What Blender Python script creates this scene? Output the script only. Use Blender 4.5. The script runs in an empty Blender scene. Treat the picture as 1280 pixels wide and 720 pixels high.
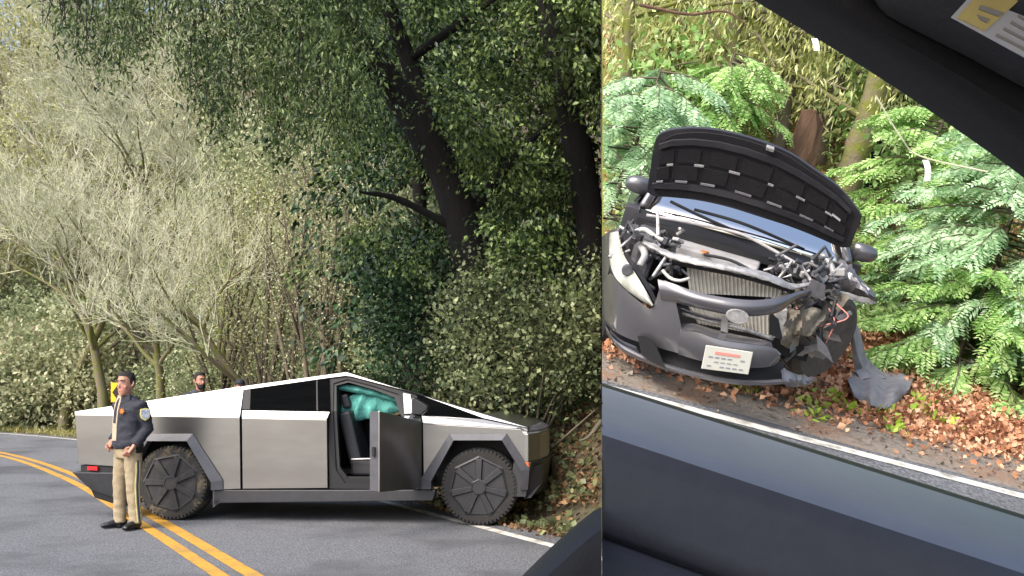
import bpy, bmesh, math, random
import numpy as np
from mathutils import Matrix, Vector, noise as noise_
rng = np.random.default_rng(11); random.seed(11)
sc = bpy.context.scene
R_ = math.radians
F, H = 1250.0, 1.69                      # focal length in photo pixels, eye height in metres
SUN_EL, SUN_AZ = R_(46), R_(222)         # azimuth clockwise from +Y

# ------------------------------------------------------------------ camera, sky, sun, exposure
cd = bpy.data.cameras.new('camera'); cam = bpy.data.objects.new('camera', cd); sc.collection.objects.link(cam)
cam.location = (0, 0, H); cam.rotation_euler = (R_(90), 0, 0)
cd.sensor_width = 36; cd.lens = 36 * F / 1280; cd.shift_y = 115 / 1280; cd.clip_start = .05; cd.clip_end = 600
sc.camera = cam
wd = bpy.data.worlds.new('World'); sc.world = wd; wd.use_nodes = True
nt = wd.node_tree; sky = nt.nodes.new('ShaderNodeTexSky'); sky.sky_type = 'NISHITA'; sky.sun_disc = False
sky.sun_elevation = SUN_EL; sky.sun_rotation = SUN_AZ; sky.air_density = .75; sky.dust_density = 3.5; sky.ozone_density = .6
bg = nt.nodes['Background']; bg.inputs['Strength'].default_value = .15
nt.links.new(sky.outputs[0], bg.inputs[0])
sl = bpy.data.lights.new('sun', 'SUN'); so = bpy.data.objects.new('sun', sl); sc.collection.objects.link(so)
sl.energy = 1.1; sl.angle = R_(45); sl.color = (1, .96, .9)
sd = Vector((math.sin(SUN_AZ) * math.cos(SUN_EL), math.cos(SUN_AZ) * math.cos(SUN_EL), math.sin(SUN_EL)))
so.rotation_euler = sd.to_track_quat('Z', 'Y').to_euler(); so.location = (0, 0, 30)
sc.view_settings.view_transform = 'Standard'; sc.view_settings.look = 'None'; sc.view_settings.gamma = 1
sc.view_settings.exposure = 1.48
sc.view_settings.use_curve_mapping = False

# ------------------------------------------------------------------ frames
KS = 112.5 / F                            # the cut bank between the two road views runs along x = KS*y
def W(px, py, D): return np.array([(px - 640) * D / F, D, H + (475 - py) * D / F])
def G(px, py): return W(px, py, H * F / (py - 475.0))[:2]
_d0 = np.array([280, 1250, 475 - 154.0]); _d0 /= np.linalg.norm(_d0)
_t = np.array([math.cos(R_(15.1)), 0, -math.sin(R_(15.1))]); _up = np.cross(_t, _d0); _up /= np.linalg.norm(_up)
MR3 = np.stack([np.cross(_d0, _up), _d0, _up], 1)      # hillside lay-by frame -> world
_o = np.array([0, 0, H]) - MR3 @ np.array([0, 0, H])
MR = Matrix([list(MR3[i]) + [_o[i]] for i in range(3)] + [[0, 0, 0, 1]])
def r2w(p): return np.asarray(p) @ MR3.T + _o
def rdir(px, py): return MR3.T @ np.array([px - 640, F, 475 - py])
def RG(px, py, z=0.0):
    d = rdir(px, py); return d * ((z - H) / d[2]) + [0, 0, H]
def RY(px, py, y):
    d = rdir(px, py); return d * (y / d[1]) + [0, 0, H]

# ------------------------------------------------------------------ materials
def s(r, g, b):
    f = lambda c: (c / 255 / 12.92) if c <= 10 else ((c / 255 + .055) / 1.055) ** 2.4
    return (f(r), f(g), f(b), 1)
MATS = {}
def mat(name, c1, c2=None, scale=6, rough=.7, metal=0, bump=0, bscale=40, coat=0, island=0, c3=None, s3=1.2, trans=0, spec=.5, stretch=None, alpha=1, lo=.35, hi=.65):
    m = bpy.data.materials.new(name); m.use_nodes = True; n = m.node_tree.nodes; l = m.node_tree.links
    b = n['Principled BSDF']; out = n['Material Output']
    b.inputs['Roughness'].default_value = rough; b.inputs['Metallic'].default_value = metal
    b.inputs['Specular IOR Level'].default_value = spec
    if spec < .05: b.inputs['IOR'].default_value = 1.12
    if coat: b.inputs['Coat Weight'].default_value = coat; b.inputs['Coat Roughness'].default_value = .06
    tc = n.new('ShaderNodeTexCoord'); vec = tc.outputs['Object']
    if stretch:
        mp = n.new('ShaderNodeMapping'); mp.inputs['Scale'].default_value = stretch; l.new(vec, mp.inputs[0]); vec = mp.outputs[0]
    col = None
    def noise(sc_, det=7):
        t = n.new('ShaderNodeTexNoise'); t.inputs['Scale'].default_value = sc_; t.inputs['Detail'].default_value = det; t.inputs['Roughness'].default_value = .65
        l.new(vec, t.inputs['Vector']); return t.outputs['Fac']
    def ramp(fac, a, bb):
        r = n.new('ShaderNodeMapRange'); r.inputs[1].default_value = a; r.inputs[2].default_value = bb; l.new(fac, r.inputs[0]); return r.outputs[0]
    def mix(fac, a, bb):
        x = n.new('ShaderNodeMix'); x.data_type = 'RGBA'
        for i, v in ((0, fac), (6, a), (7, bb)):
            if isinstance(v, (float, int, tuple)): x.inputs[i].default_value = v
            else: l.new(v, x.inputs[i])
        return x.outputs[2]
    col = c1
    if c2 is not None: col = mix(ramp(noise(scale), lo, hi), c1, c2)
    if c3 is not None: col = mix(ramp(noise(s3, 4), .48, .66), col, c3)
    if island:
        gm = n.new('ShaderNodeNewGeometry'); hv = n.new('ShaderNodeHueSaturation')
        r = n.new('ShaderNodeMapRange'); r.inputs[3].default_value = 1 - island; r.inputs[4].default_value = 1 + island
        l.new(gm.outputs['Random Per Island'], r.inputs[0]); l.new(r.outputs[0], hv.inputs['Value'])
        if isinstance(col, tuple): hv.inputs['Color'].default_value = col
        else: l.new(col, hv.inputs['Color'])
        col = hv.outputs[0]
    if isinstance(col, tuple): b.inputs['Base Color'].default_value = col
    else: l.new(col, b.inputs['Base Color'])
    if bump:
        bp = n.new('ShaderNodeBump'); bp.inputs['Strength'].default_value = bump; bp.inputs['Distance'].default_value = .02
        l.new(noise(bscale), bp.inputs['Height']); l.new(bp.outputs[0], b.inputs['Normal'])
    if trans:
        tr = n.new('ShaderNodeBsdfTranslucent')
        if isinstance(col, tuple): tr.inputs[0].default_value = col
        else: l.new(col, tr.inputs[0])
        ms = n.new('ShaderNodeMixShader'); ms.inputs[0].default_value = trans
        l.new(b.outputs[0], ms.inputs[1]); l.new(tr.outputs[0], ms.inputs[2]); l.new(ms.outputs[0], out.inputs[0])
    if alpha < 1: b.inputs['Alpha'].default_value = alpha
    MATS[name] = m; return m
def leafmat(name, dark, mid, light, trans=.3, rough=.45, spec=.4, gap=.55):
    """three-tone foliage, tone picked per leaf with a slow drift through the plant"""
    m = bpy.data.materials.new(name); m.use_nodes = True; n = m.node_tree.nodes; l = m.node_tree.links
    b = n['Principled BSDF']; b.inputs['Roughness'].default_value = rough; b.inputs['Specular IOR Level'].default_value = spec
    gm = n.new('ShaderNodeNewGeometry'); tc = n.new('ShaderNodeTexCoord'); t = n.new('ShaderNodeTexNoise')
    t.inputs['Scale'].default_value = 1.1; t.inputs['Detail'].default_value = 3; l.new(tc.outputs['Object'], t.inputs['Vector'])
    a = n.new('ShaderNodeMath'); a.operation = 'MULTIPLY_ADD'; a.inputs[1].default_value = .7; a.inputs[2].default_value = -.2
    l.new(gm.outputs['Random Per Island'], a.inputs[0])
    ad = n.new('ShaderNodeMath'); ad.operation = 'ADD'; l.new(a.outputs[0], ad.inputs[0]); l.new(t.outputs['Fac'], ad.inputs[1])
    cr = n.new('ShaderNodeValToRGB'); e = cr.color_ramp.elements
    e[0].position = .2; e[0].color = dark; e[1].position = .95; e[1].color = light
    k = e.new(gap); k.color = mid
    l.new(ad.outputs[0], cr.inputs[0]); l.new(cr.outputs[0], b.inputs['Base Color'])
    tr = n.new('ShaderNodeBsdfTranslucent'); l.new(cr.outputs[0], tr.inputs[0])
    ms = n.new('ShaderNodeMixShader'); ms.inputs[0].default_value = trans
    l.new(b.outputs[0], ms.inputs[1]); l.new(tr.outputs[0], ms.inputs[2]); l.new(ms.outputs[0], n['Material Output'].inputs[0])
    MATS[name] = m; return m
def glass(name, tint, rough=.03, mixf=.25):
    m = bpy.data.materials.new(name); m.use_nodes = True; n = m.node_tree.nodes; l = m.node_tree.links
    g = n.new('ShaderNodeBsdfGlossy'); g.inputs['Roughness'].default_value = rough; g.inputs[0].default_value = (1, .96, .88, 1)
    t = n.new('ShaderNodeBsdfTransparent'); t.inputs[0].default_value = tint
    fr = n.new('ShaderNodeFresnel'); fr.inputs[0].default_value = 1.5
    ad = n.new('ShaderNodeMath'); ad.operation = 'ADD'; ad.inputs[1].default_value = mixf; ad.use_clamp = True; l.new(fr.outputs[0], ad.inputs[0])
    ms = n.new('ShaderNodeMixShader'); l.new(ad.outputs[0], ms.inputs[0]); l.new(t.outputs[0], ms.inputs[1]); l.new(g.outputs[0], ms.inputs[2])
    l.new(ms.outputs[0], n['Material Output'].inputs[0]); MATS[name] = m; return m

# ------------------------------------------------------------------ mesh helpers
C = sc.collection
def npmesh(name, V, T):
    V = np.asarray(V, np.float32); T = np.asarray(T, np.int32); k = T.shape[1]
    me = bpy.data.meshes.new(name); me.vertices.add(len(V)); me.vertices.foreach_set('co', V.ravel())
    me.loops.add(T.size); me.loops.foreach_set('vertex_index', T.ravel())
    me.polygons.add(len(T)); me.polygons.foreach_set('loop_start', np.arange(0, T.size, k, dtype=np.int32))
    me.update(calc_edges=True); me.validate(); return me
def link(name, me, m, parent=None, smooth=False):
    o = bpy.data.objects.new(name, me); C.objects.link(o)
    if m is not None and not me.materials: me.materials.append(MATS[m] if isinstance(m, str) else m)
    if parent is not None: o.parent = parent
    if smooth: me.polygons.foreach_set('use_smooth', np.ones(len(me.polygons), bool))
    return o
def tag(o, label=None, cat=None, group=None, kind=None):
    for k, v in (('label', label), ('category', cat), ('group', group), ('kind', kind)):
        if v: o[k] = v
    return o
def thing(name, label, cat, M=None, group=None):
    o = bpy.data.objects.new(name, None); C.objects.link(o); o.empty_display_size = .2
    if M is not None: o.matrix_world = M
    return tag(o, label, cat, group)
def perp(d):
    a = np.array([0, 0, 1.0]) if abs(d[2]) < .9 else np.array([1.0, 0, 0])
    x = np.cross(d, a); x /= np.linalg.norm(x); return x, np.cross(d, x)
class MB:
    def __init__(s_): s_.v = []; s_.f = []; s_.n = 0
    def add(s_, v, f):
        s_.v += [tuple(map(float, p)) for p in v]; s_.f += [tuple(int(i) + s_.n for i in q) for q in f]; s_.n = len(s_.v); return s_
    def hexa(s_, p):  # 4 bottom, 4 top
        return s_.add(p, [(3, 2, 1, 0), (4, 5, 6, 7), (0, 1, 5, 4), (1, 2, 6, 5), (2, 3, 7, 6), (3, 0, 4, 7)])
    def box(s_, c, size, rot=None):
        x, y, z = [k / 2 for k in size]
        p = np.array([(-x, -y, -z), (x, -y, -z), (x, y, -z), (-x, y, -z), (-x, -y, z), (x, -y, z), (x, y, z), (-x, y, z)])
        if rot is not None: p = p @ np.array(rot.to_matrix() if hasattr(rot, 'to_matrix') else rot).T
        return s_.hexa(p + np.array(c))
    def prism(s_, pts, off):
        n = len(pts); p = [np.array(q, float) for q in pts]; q = [a + np.array(off) for a in p]
        return s_.add(p + q, [tuple(range(n)), tuple(range(2 * n - 1, n - 1, -1))] + [(i, i + n, (i + 1) % n + n, (i + 1) % n) for i in range(n)])
    def tube(s_, pts, r, n=8, cap=True):
        pts = [np.array(p, float) for p in pts]; m = len(pts)
        r = [r] * m if np.isscalar(r) else list(r); v = []; d = pts[1] - pts[0]; d /= np.linalg.norm(d) + 1e-9; x, y = perp(d)
        for i, p in enumerate(pts):
            dd = pts[min(i + 1, m - 1)] - pts[max(i - 1, 0)]; dd /= np.linalg.norm(dd) + 1e-9
            x = x - dd * (x @ dd); x /= np.linalg.norm(x) + 1e-9; y = np.cross(dd, x)
            rx, ry = r[i] if isinstance(r[i], (tuple, list)) else (r[i], r[i])
            for k in range(n):
                a = 2 * math.pi * k / n; v.append(p + x * math.cos(a) * rx + y * math.sin(a) * ry)
        f = [(i * n + k, i * n + (k + 1) % n, (i + 1) * n + (k + 1) % n, (i + 1) * n + k) for i in range(m - 1) for k in range(n)]
        if cap: f += [tuple(range(n - 1, -1, -1)), tuple(range((m - 1) * n, m * n))]
        return s_.add(v, f)
    def rings(s_, rings, n=16):
        """rings: (cx, cy, cz, rx, ry) horizontal ellipses bottom to top"""
        v = []
        for cx, cy, cz, rx, ry in rings:
            for k in range(n):
                a = 2 * math.pi * k / n; v.append((cx + rx * math.cos(a), cy + ry * math.sin(a), cz))
        m = len(rings)
        f = [(i * n + k, i * n + (k + 1) % n, (i + 1) * n + (k + 1) % n, (i + 1) * n + k) for i in range(m - 1) for k in range(n)]
        f += [tuple(range(n - 1, -1, -1)), tuple(range((m - 1) * n, m * n))]
        return s_.add(v, f)
    def lathe(s_, prof, c, axis='y', n=32, a0=0):
        """prof: (radius, height along axis)"""
        v = []
        for r, h in prof:
            for k in range(n):
                a = a0 + 2 * math.pi * k / n; u, w = r * math.cos(a), r * math.sin(a)
                v.append({'y': (c[0] + u, c[1] + h, c[2] + w), 'x': (c[0] + h, c[1] + u, c[2] + w), 'z': (c[0] + u, c[1] + w, c[2] + h)}[axis])
        m = len(prof)
        f = [(i * n + k, i * n + (k + 1) % n, (i + 1) * n + (k + 1) % n, (i + 1) * n + k) for i in range(m - 1) for k in range(n)]
        f += [tuple(range(n)), tuple(range((m - 1) * n, m * n))]
        return s_.add(v, f)
    def sheet(s_, P, off=None):
        """grid of points [rows][cols]; off = thickness vector closes it into a slab"""
        P = np.asarray(P, float); a, b = P.shape[:2]; v = P.reshape(-1, 3)
        f = [(i * b + j, i * b + j + 1, (i + 1) * b + j + 1, (i + 1) * b + j) for i in range(a - 1) for j in range(b - 1)]
        if off is None: return s_.add(v, f)
        N = a * b; v2 = v + np.asarray(off)
        f2 = [tuple(N + k for k in reversed(q)) for q in f]
        per = [j for j in range(b)] + [i * b + b - 1 for i in range(1, a)] + [(a - 1) * b + j for j in range(b - 2, -1, -1)] + [i * b for i in range(a - 2, 0, -1)]
        f3 = [(per[k], per[k] + N, per[(k + 1) % len(per)] + N, per[(k + 1) % len(per)]) for k in range(len(per))]
        return s_.add(np.vstack([v, v2]), f + f2 + f3)
    def mesh(s_, name):
        me = bpy.data.meshes.new(name); me.from_pydata(s_.v, [], s_.f); me.validate()
        bm = bmesh.new(); bm.from_mesh(me); bmesh.ops.recalc_face_normals(bm, faces=bm.faces); bm.to_mesh(me); bm.free(); return me
    def build(s_, name, m, parent=None, smooth=False, bevel=0, sub=0, auto=0):
        me = s_.mesh(name); o = link(name, me, m, parent, smooth)
        if auto:
            me.polygons.foreach_set('use_smooth', np.ones(len(me.polygons), bool))
            try: me.set_sharp_from_angle(angle=R_(auto))
            except Exception: pass
        if sub: md = o.modifiers.new('sub', 'SUBSURF'); md.levels = md.render_levels = sub
        if bevel:
            md = o.modifiers.new('bev', 'BEVEL'); md.width = bevel; md.segments = 2; md.limit_method = 'ANGLE'; md.angle_limit = R_(30)
        return o
def lerp(a, b, t): return np.asarray(a, float) * (1 - t) + np.asarray(b, float) * t
def curve(pts, n):
    """Catmull-Rom through pts, n samples"""
    P = np.array(pts, float); m = len(P)
    if m == 2: return np.array([lerp(P[0], P[1], t) for t in np.linspace(0, 1, n)])
    E_ = np.vstack([2 * P[0] - P[1], P, 2 * P[-1] - P[-2]]); out = []
    for t in np.linspace(0, m - 1, n):
        i = min(int(t), m - 2); u = t - i; a, b, c, d = E_[i:i + 4]
        out.append(.5 * (2 * b + (c - a) * u + (2 * a - 5 * b + 4 * c - d) * u * u + (3 * b - a - 3 * c + d) * u ** 3))
    return np.array(out)
def solid(mb, name, m, parent=None, voxel=.012, smooth_it=4, crease=0):
    """join overlapping shapes into one continuous skin"""
    tmp = bpy.data.objects.new('tmp', mb.mesh('tmp')); C.objects.link(tmp)
    r = tmp.modifiers.new('r', 'REMESH'); r.mode = 'VOXEL'; r.voxel_size = voxel
    q = tmp.modifiers.new('s', 'SMOOTH'); q.iterations = smooth_it; q.factor = .5
    dg = bpy.context.evaluated_depsgraph_get(); me = bpy.data.meshes.new_from_object(tmp.evaluated_get(dg))
    bpy.data.objects.remove(tmp); me.name = name; me.materials.clear()
    if crease:      # cloth folds: low frequency ripples along the normals
        k = len(me.vertices); co = np.empty(k * 3, np.float32); no = np.empty(k * 3, np.float32); me.vertices.foreach_get('co', co); me.vertices.foreach_get('normal', no); co = co.reshape(-1, 3); no = no.reshape(-1, 3)
        f = np.array([noise_.noise(Vector((p[0] * 9, p[1] * 9, p[2] * 14))) + .6 * abs(noise_.noise(Vector((p[0] * 14 + p[2] * 9, p[1] * 14, p[2] * 22)))) for p in co]); co += no * (f * crease)[:, None]; me.vertices.foreach_set('co', co.ravel()); me.update()
    return link(name, me, m, parent, True)
# ---- plants
def leaf_geo(pos, L, wr=.38, droop=.3, fold=.12, up=None, dirs=None):
    n = len(pos); d = rng.normal(size=(n, 3)) if dirs is None else dirs + rng.normal(size=(n, 3)) * .35
    d[:, 2] -= droop; d /= np.linalg.norm(d, axis=1)[:, None]
    q = rng.normal(size=(n, 3)); q[:, 2] += .9; sd_ = np.cross(d, q); sd_ /= np.linalg.norm(sd_, axis=1)[:, None] + 1e-9
    nn = np.cross(sd_, d); L = (L * rng.uniform(.5, 1.3, n))[:, None]
    a = pos; b = pos + d * L * .45 + sd_ * L * wr + nn * L * fold; c = pos + d * L; e = pos + d * L * .45 - sd_ * L * wr + nn * L * fold
    V = np.stack([a, b, c, e], 1).reshape(-1, 3); i = np.arange(n)[:, None] * 4
    T = np.concatenate([i + [0, 1, 2], i + [0, 2, 3]], 1).reshape(-1, 3)
    return V, T
def merge(parts):
    V = []; T = []; n = 0
    for v, t in parts: V.append(v); T.append(np.asarray(t) + n); n += len(v)
    return np.vstack(V), np.vstack(T)
def tubes_np(lines, n=3):
    """lines: list of (pts[k,3], radii[k]) with any k -> triangles"""
    V = []; T = []; base = 0
    for pts, r in lines:
        pts = np.asarray(pts); k = len(pts); d = np.gradient(pts, axis=0); d /= np.linalg.norm(d, axis=1)[:, None] + 1e-9
        ref = np.array([.31, .95, .1]) if abs(d[0][2]) > .6 else np.array([0.1, .1, 1]); x = np.cross(d, ref); x /= np.linalg.norm(x, axis=1)[:, None] + 1e-9; y = np.cross(d, x)
        a = np.arange(n) * 2 * np.pi / n
        v = pts[:, None] + np.asarray(r)[:, None, None] * (x[:, None] * np.cos(a)[None, :, None] + y[:, None] * np.sin(a)[None, :, None])
        V.append(v.reshape(-1, 3)); i = np.arange(k - 1)[:, None] * n + np.arange(n)[None]; j = np.arange(k - 1)[:, None] * n + (np.arange(n)[None] + 1) % n
        q = np.stack([i, j, j + n, i, j + n, i + n], -1).reshape(-1, 3); T.append(q + base); base += k * n
    return np.vstack(V), np.vstack(T)
def grow(p, d, L, r, lev, maxlev, out, tips, spread=.8, up=.15, kids=(6, 6, 5), wob=.12, segs=6, shrink=.55):
    d = np.asarray(d, float); d = d / np.linalg.norm(d); pts = [np.asarray(p, float)]; st = L / segs
    for i in range(segs):
        d = d + rng.normal(size=3) * wob + np.array([0, 0, up * .3]); d /= np.linalg.norm(d); pts.append(pts[-1] + d * st)
    pts = np.array(pts); rad = r * np.linspace(1, .35 if lev < maxlev else .25, segs + 1); out.append((lev, pts, rad))
    if lev == maxlev: tips.append((pts[-1], d)); return
    for k in range(kids[min(lev, len(kids) - 1)]):
        t = rng.uniform(.28, 1.0) if lev else rng.uniform(.35, 1.0); i = min(int(t * segs), segs - 1); q = lerp(pts[i], pts[i + 1], t * segs - i)
        dd = pts[i + 1] - pts[i]; dd = dd / np.linalg.norm(dd); rv = rng.normal(size=3); rv -= dd * (rv @ dd); rv /= np.linalg.norm(rv)
        nd = dd * (1 - spread * .55) + rv * spread * .8 + np.array([0, 0, up])
        grow(q, nd, L * shrink * rng.uniform(.7, 1.2) * (1.15 - .4 * t), rad[i] * .55, lev + 1, maxlev, out, tips, spread, up, kids, wob, max(3, segs - 1), shrink)
def clip_side(V, T, side, quad=True):
    """drop whole triangles that cross the cut bank; V in world space"""
    c = V[:, 0] - KS * V[:, 1]; ok = (c < -.004) if side == 'L' else (c > .004)
    return V, T[ok[T].all(1)]
def compact(V, T):
    u, inv = np.unique(T, return_inverse=True); return V[u], inv.reshape(T.shape)
# ------------------------------------------------------------------ palette
mat('asphalt', s(72, 74, 77), s(128, 130, 133), scale=55, rough=.85, bump=.8, bscale=90, c3=s(76, 77, 80), s3=.45, lo=.4, hi=.62)
mat('yellow_paint', s(206, 152, 44), s(176, 132, 52), scale=30, rough=.7, bump=.3, bscale=120, c3=s(150, 120, 60), s3=3.5)
mat('white_paint', s(214, 212, 200), s(190, 188, 178), scale=10, rough=.7, bump=.3, bscale=120, c3=s(140, 136, 128), s3=6)
mat('forest_floor', s(88, 76, 58), s(60, 54, 42), scale=5, rough=.95, bump=1, bscale=14, c3=s(76, 84, 46), s3=.6)
mat('verge_soil', s(122, 112, 84), s(96, 92, 62), scale=4, rough=.95, bump=.8, bscale=20)
mat('steel', s(156, 155, 153), s(166, 165, 162), scale=3, rough=.3, metal=1, stretch=(.3, 1, 1), bump=.04, bscale=2.5, c3=s(150, 147, 143), s3=1.1)
mat('black_trim', s(48, 49, 52), s(40, 41, 43), rough=.5, scale=8)
mat('grey_trim', s(78, 79, 84), s(66, 67, 72), rough=.5, scale=8)
mat('flat_black', s(22, 22, 24), rough=.7)
mat('jamb_black', s(30, 31, 33), rough=.38)
mat('tyre', s(34, 34, 34), s(42, 41, 40), rough=.85, scale=9, bump=.3, bscale=50)
mat('muddy_tyre', s(48, 47, 45), s(100, 91, 74), rough=.95, scale=5, bump=.5, bscale=30, lo=.5, hi=.62)
mat('wheel_cover', s(36, 37, 39), s(44, 45, 47), rough=.5, scale=8)
mat('muddy_cover', s(44, 44, 45), s(70, 68, 63), rough=.7, scale=7, lo=.45, hi=.75)
glass('dark_glass', (.03, .035, .04, 1), mixf=.05)
mat('tint_glass', s(6, 7, 8), s(10, 11, 12), scale=2, rough=.05, spec=.04, bump=.6, bscale=5, stretch=(.6, 1, 6))
glass('clear_glass', (.55, .62, .6, 1), mixf=.06)
glass('wind_glass', (.16, .22, .23, 1), mixf=.85, rough=.015)
mat('airbag', s(104, 184, 170), s(70, 140, 132), scale=9, rough=.85, bump=1, bscale=14)
mat('seat', s(40, 41, 44), s(32, 33, 35), rough=.6)
mat('cabin_pale', s(120, 116, 112), rough=.8)
mat('red_lens', s(220, 30, 36), rough=.25, coat=.6)
mat('amber_lens', s(214, 100, 40), rough=.3, coat=.5)
mat('lamp_white', s(200, 205, 210), rough=.2, coat=.6)
mat('skin', s(180, 130, 106), s(166, 116, 94), scale=9, rough=.55)
mat('hair', s(22, 19, 18), s(34, 29, 26), scale=60, rough=.6, bump=.8, bscale=120)
mat('navy_cloth', s(30, 32, 42), s(38, 40, 50), scale=7, rough=.8, bump=.35, bscale=16)
mat('khaki', s(158, 144, 116), s(138, 124, 98), scale=8, rough=.9, bump=.4, bscale=18)
mat('shirt_tan', s(176, 160, 138), s(160, 144, 122), scale=20, rough=.9, bump=.3, bscale=40)
mat('stripe_blue', s(52, 60, 92), rough=.9)
mat('leather', s(20, 20, 22), rough=.32)
mat('badge_gold', s(206, 132, 62), s(176, 100, 50), scale=60, rough=.4, metal=.3)
mat('patch_gold', s(206, 196, 120), rough=.8)
mat('patch_blue', s(96, 116, 150), s(190, 196, 200), scale=60, rough=.8)
mat('grey_jacket', s(58, 60, 70), s(48, 50, 58), rough=.85, bump=.3, bscale=16)
mat('sign_yellow', s(246, 186, 18), rough=.5)
mat('sign_black', s(18, 18, 18), rough=.6)
mat('galvanised', s(140, 142, 142), rough=.5, metal=.6)
mat('bark_dark', s(32, 28, 25), s(20, 18, 17), scale=7, rough=.95, bump=1, bscale=22, stretch=(1, 1, .25))
mat('bark_moss', s(118, 108, 90), s(112, 118, 44), scale=3, rough=.95, bump=1, bscale=18, lo=.45, hi=.6)
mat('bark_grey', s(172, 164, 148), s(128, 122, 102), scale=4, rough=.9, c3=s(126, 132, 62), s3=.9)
mat('twig_grey', s(198, 197, 176), s(164, 168, 124), scale=2, rough=.9, island=.25)
mat('bark_slim', s(104, 94, 78), s(80, 76, 60), scale=5, rough=.95)
mat('bark_red', s(104, 80, 62), s(72, 52, 40), scale=8, rough=.95, bump=1, bscale=16, stretch=(1, 1, .3))
leafmat('leaf_bay', s(26, 38, 22), s(56, 78, 38), s(138, 158, 88), trans=.18, rough=.38)
leafmat('leaf_hang', s(30, 42, 24), s(60, 80, 42), s(122, 140, 84), trans=.3, rough=.45)
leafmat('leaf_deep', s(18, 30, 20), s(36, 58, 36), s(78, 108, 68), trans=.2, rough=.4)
leafmat('leaf_bush', s(52, 62, 42), s(92, 104, 68), s(150, 158, 112), trans=.25, rough=.4)
leafmat('leaf_sage', s(124, 126, 92), s(160, 162, 122), s(200, 200, 162), trans=.3, rough=.6)
leafmat('leaf_hedge', s(96, 110, 76), s(138, 150, 108), s(188, 194, 150), trans=.3, rough=.55)
leafmat('leaf_lime', s(126, 130, 72), s(162, 164, 102), s(202, 200, 150), trans=.35, rough=.6)
leafmat('leaf_brown', s(106, 92, 78), s(134, 120, 102), s(164, 148, 126), trans=.3, rough=.8)
leafmat('frond_mint', s(118, 156, 110), s(158, 194, 144), s(206, 228, 190), trans=.35, rough=.5)
leafmat('frond_green', s(106, 150, 76), s(150, 190, 104), s(204, 226, 160), trans=.35, rough=.5)
leafmat('leaf_pale', s(164, 174, 104), s(198, 206, 138), s(228, 232, 184), trans=.42, rough=.6)
leafmat('moss_hang', s(160, 166, 92), s(196, 200, 126), s(228, 230, 176), trans=.35, rough=.7)
mat('dusty_rubber', s(92, 88, 82), s(70, 67, 63), scale=9, rough=.9, bump=.3, bscale=30)
leafmat('litter', s(112, 80, 56), s(184, 126, 90), s(224, 182, 146), trans=.1, rough=.8)
leafmat('litter_dark', s(66, 52, 38), s(110, 84, 58), s(160, 128, 92), trans=.1, rough=.8)
leafmat('grass', s(110, 116, 58), s(150, 148, 84), s(190, 180, 120), trans=.3, rough=.6)
leafmat('herb', s(120, 160, 40), s(166, 200, 66), s(206, 222, 110), trans=.3, rough=.5)
mat('shoulder', s(150, 140, 126), s(116, 107, 97), scale=22, rough=.95, bump=1, bscale=60, c3=s(142, 114, 92), s3=2.2)
mat('litter_soil', s(140, 92, 66), s(98, 66, 48), scale=12, rough=.95, bump=1, bscale=24)
mat('moss_soil', s(122, 128, 60), s(90, 92, 50), scale=3, rough=.95, bump=1, bscale=8)
mat('car_paint', s(90, 89, 92), s(84, 83, 86), scale=3, rough=.3, metal=.35, coat=.9)
mat('hood_liner', s(32, 31, 33), s(27, 26, 28), scale=14, rough=.9, bump=.25, bscale=40)
mat('hood_metal', s(50, 49, 53), s(44, 43, 47), rough=.45, coat=.3)
mat('engine_black', s(58, 58, 60), s(84, 84, 86), scale=20, rough=.6)
mat('engine_grey', s(168, 166, 164), s(146, 144, 142), scale=10, rough=.6)
mat('alu', s(186, 184, 180), s(132, 130, 126), scale=22, rough=.45, metal=.5)
mat('alu_dirty', s(150, 144, 128), s(96, 88, 74), scale=12, rough=.7, metal=.2, bump=.6, bscale=20)
mat('radiator', s(190, 187, 176), s(158, 154, 144), scale=10, rough=.6, metal=.3)
mat('headlamp', s(150, 152, 136), s(192, 192, 180), scale=7, rough=.12, coat=.9)
mat('plate_white', s(186, 186, 174), rough=.45)
mat('plate_red', s(204, 130, 118), rough=.6)
mat('plate_ink', s(128, 132, 138), rough=.6)
mat('liner', s(138, 136, 138), s(112, 110, 112), scale=8, rough=.8, bump=.4, bscale=12)
mat('ledge_skylit', s(118, 124, 138), s(113, 119, 133), scale=30, rough=.5, bump=.05, bscale=300)  # same plastic as the door panel, sky light put into a paler colour
mat('door_vinyl', s(66, 69, 78), s(61, 64, 73), scale=60, rough=.55, bump=.12, bscale=260)
mat('rubber', s(12, 12, 13), rough=.6)
mat('headliner', s(26, 25, 26), s(31, 30, 31), scale=120, rough=.95, bump=.2, bscale=300)
mat('visor', s(60, 60, 62), s(66, 66, 68), scale=90, rough=.9, bump=.2, bscale=300)
mat('hose_pale', s(196, 194, 188), s(160, 158, 150), scale=12, rough=.7)
mat('label_white', s(206, 206, 210), rough=.6)
mat('label_yellow', s(226, 206, 130), s(214, 190, 120), scale=30, rough=.6)
mat('label_grey', s(160, 156, 150), rough=.6)
mat('tag_white', s(235, 235, 232), rough=.6)
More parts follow.
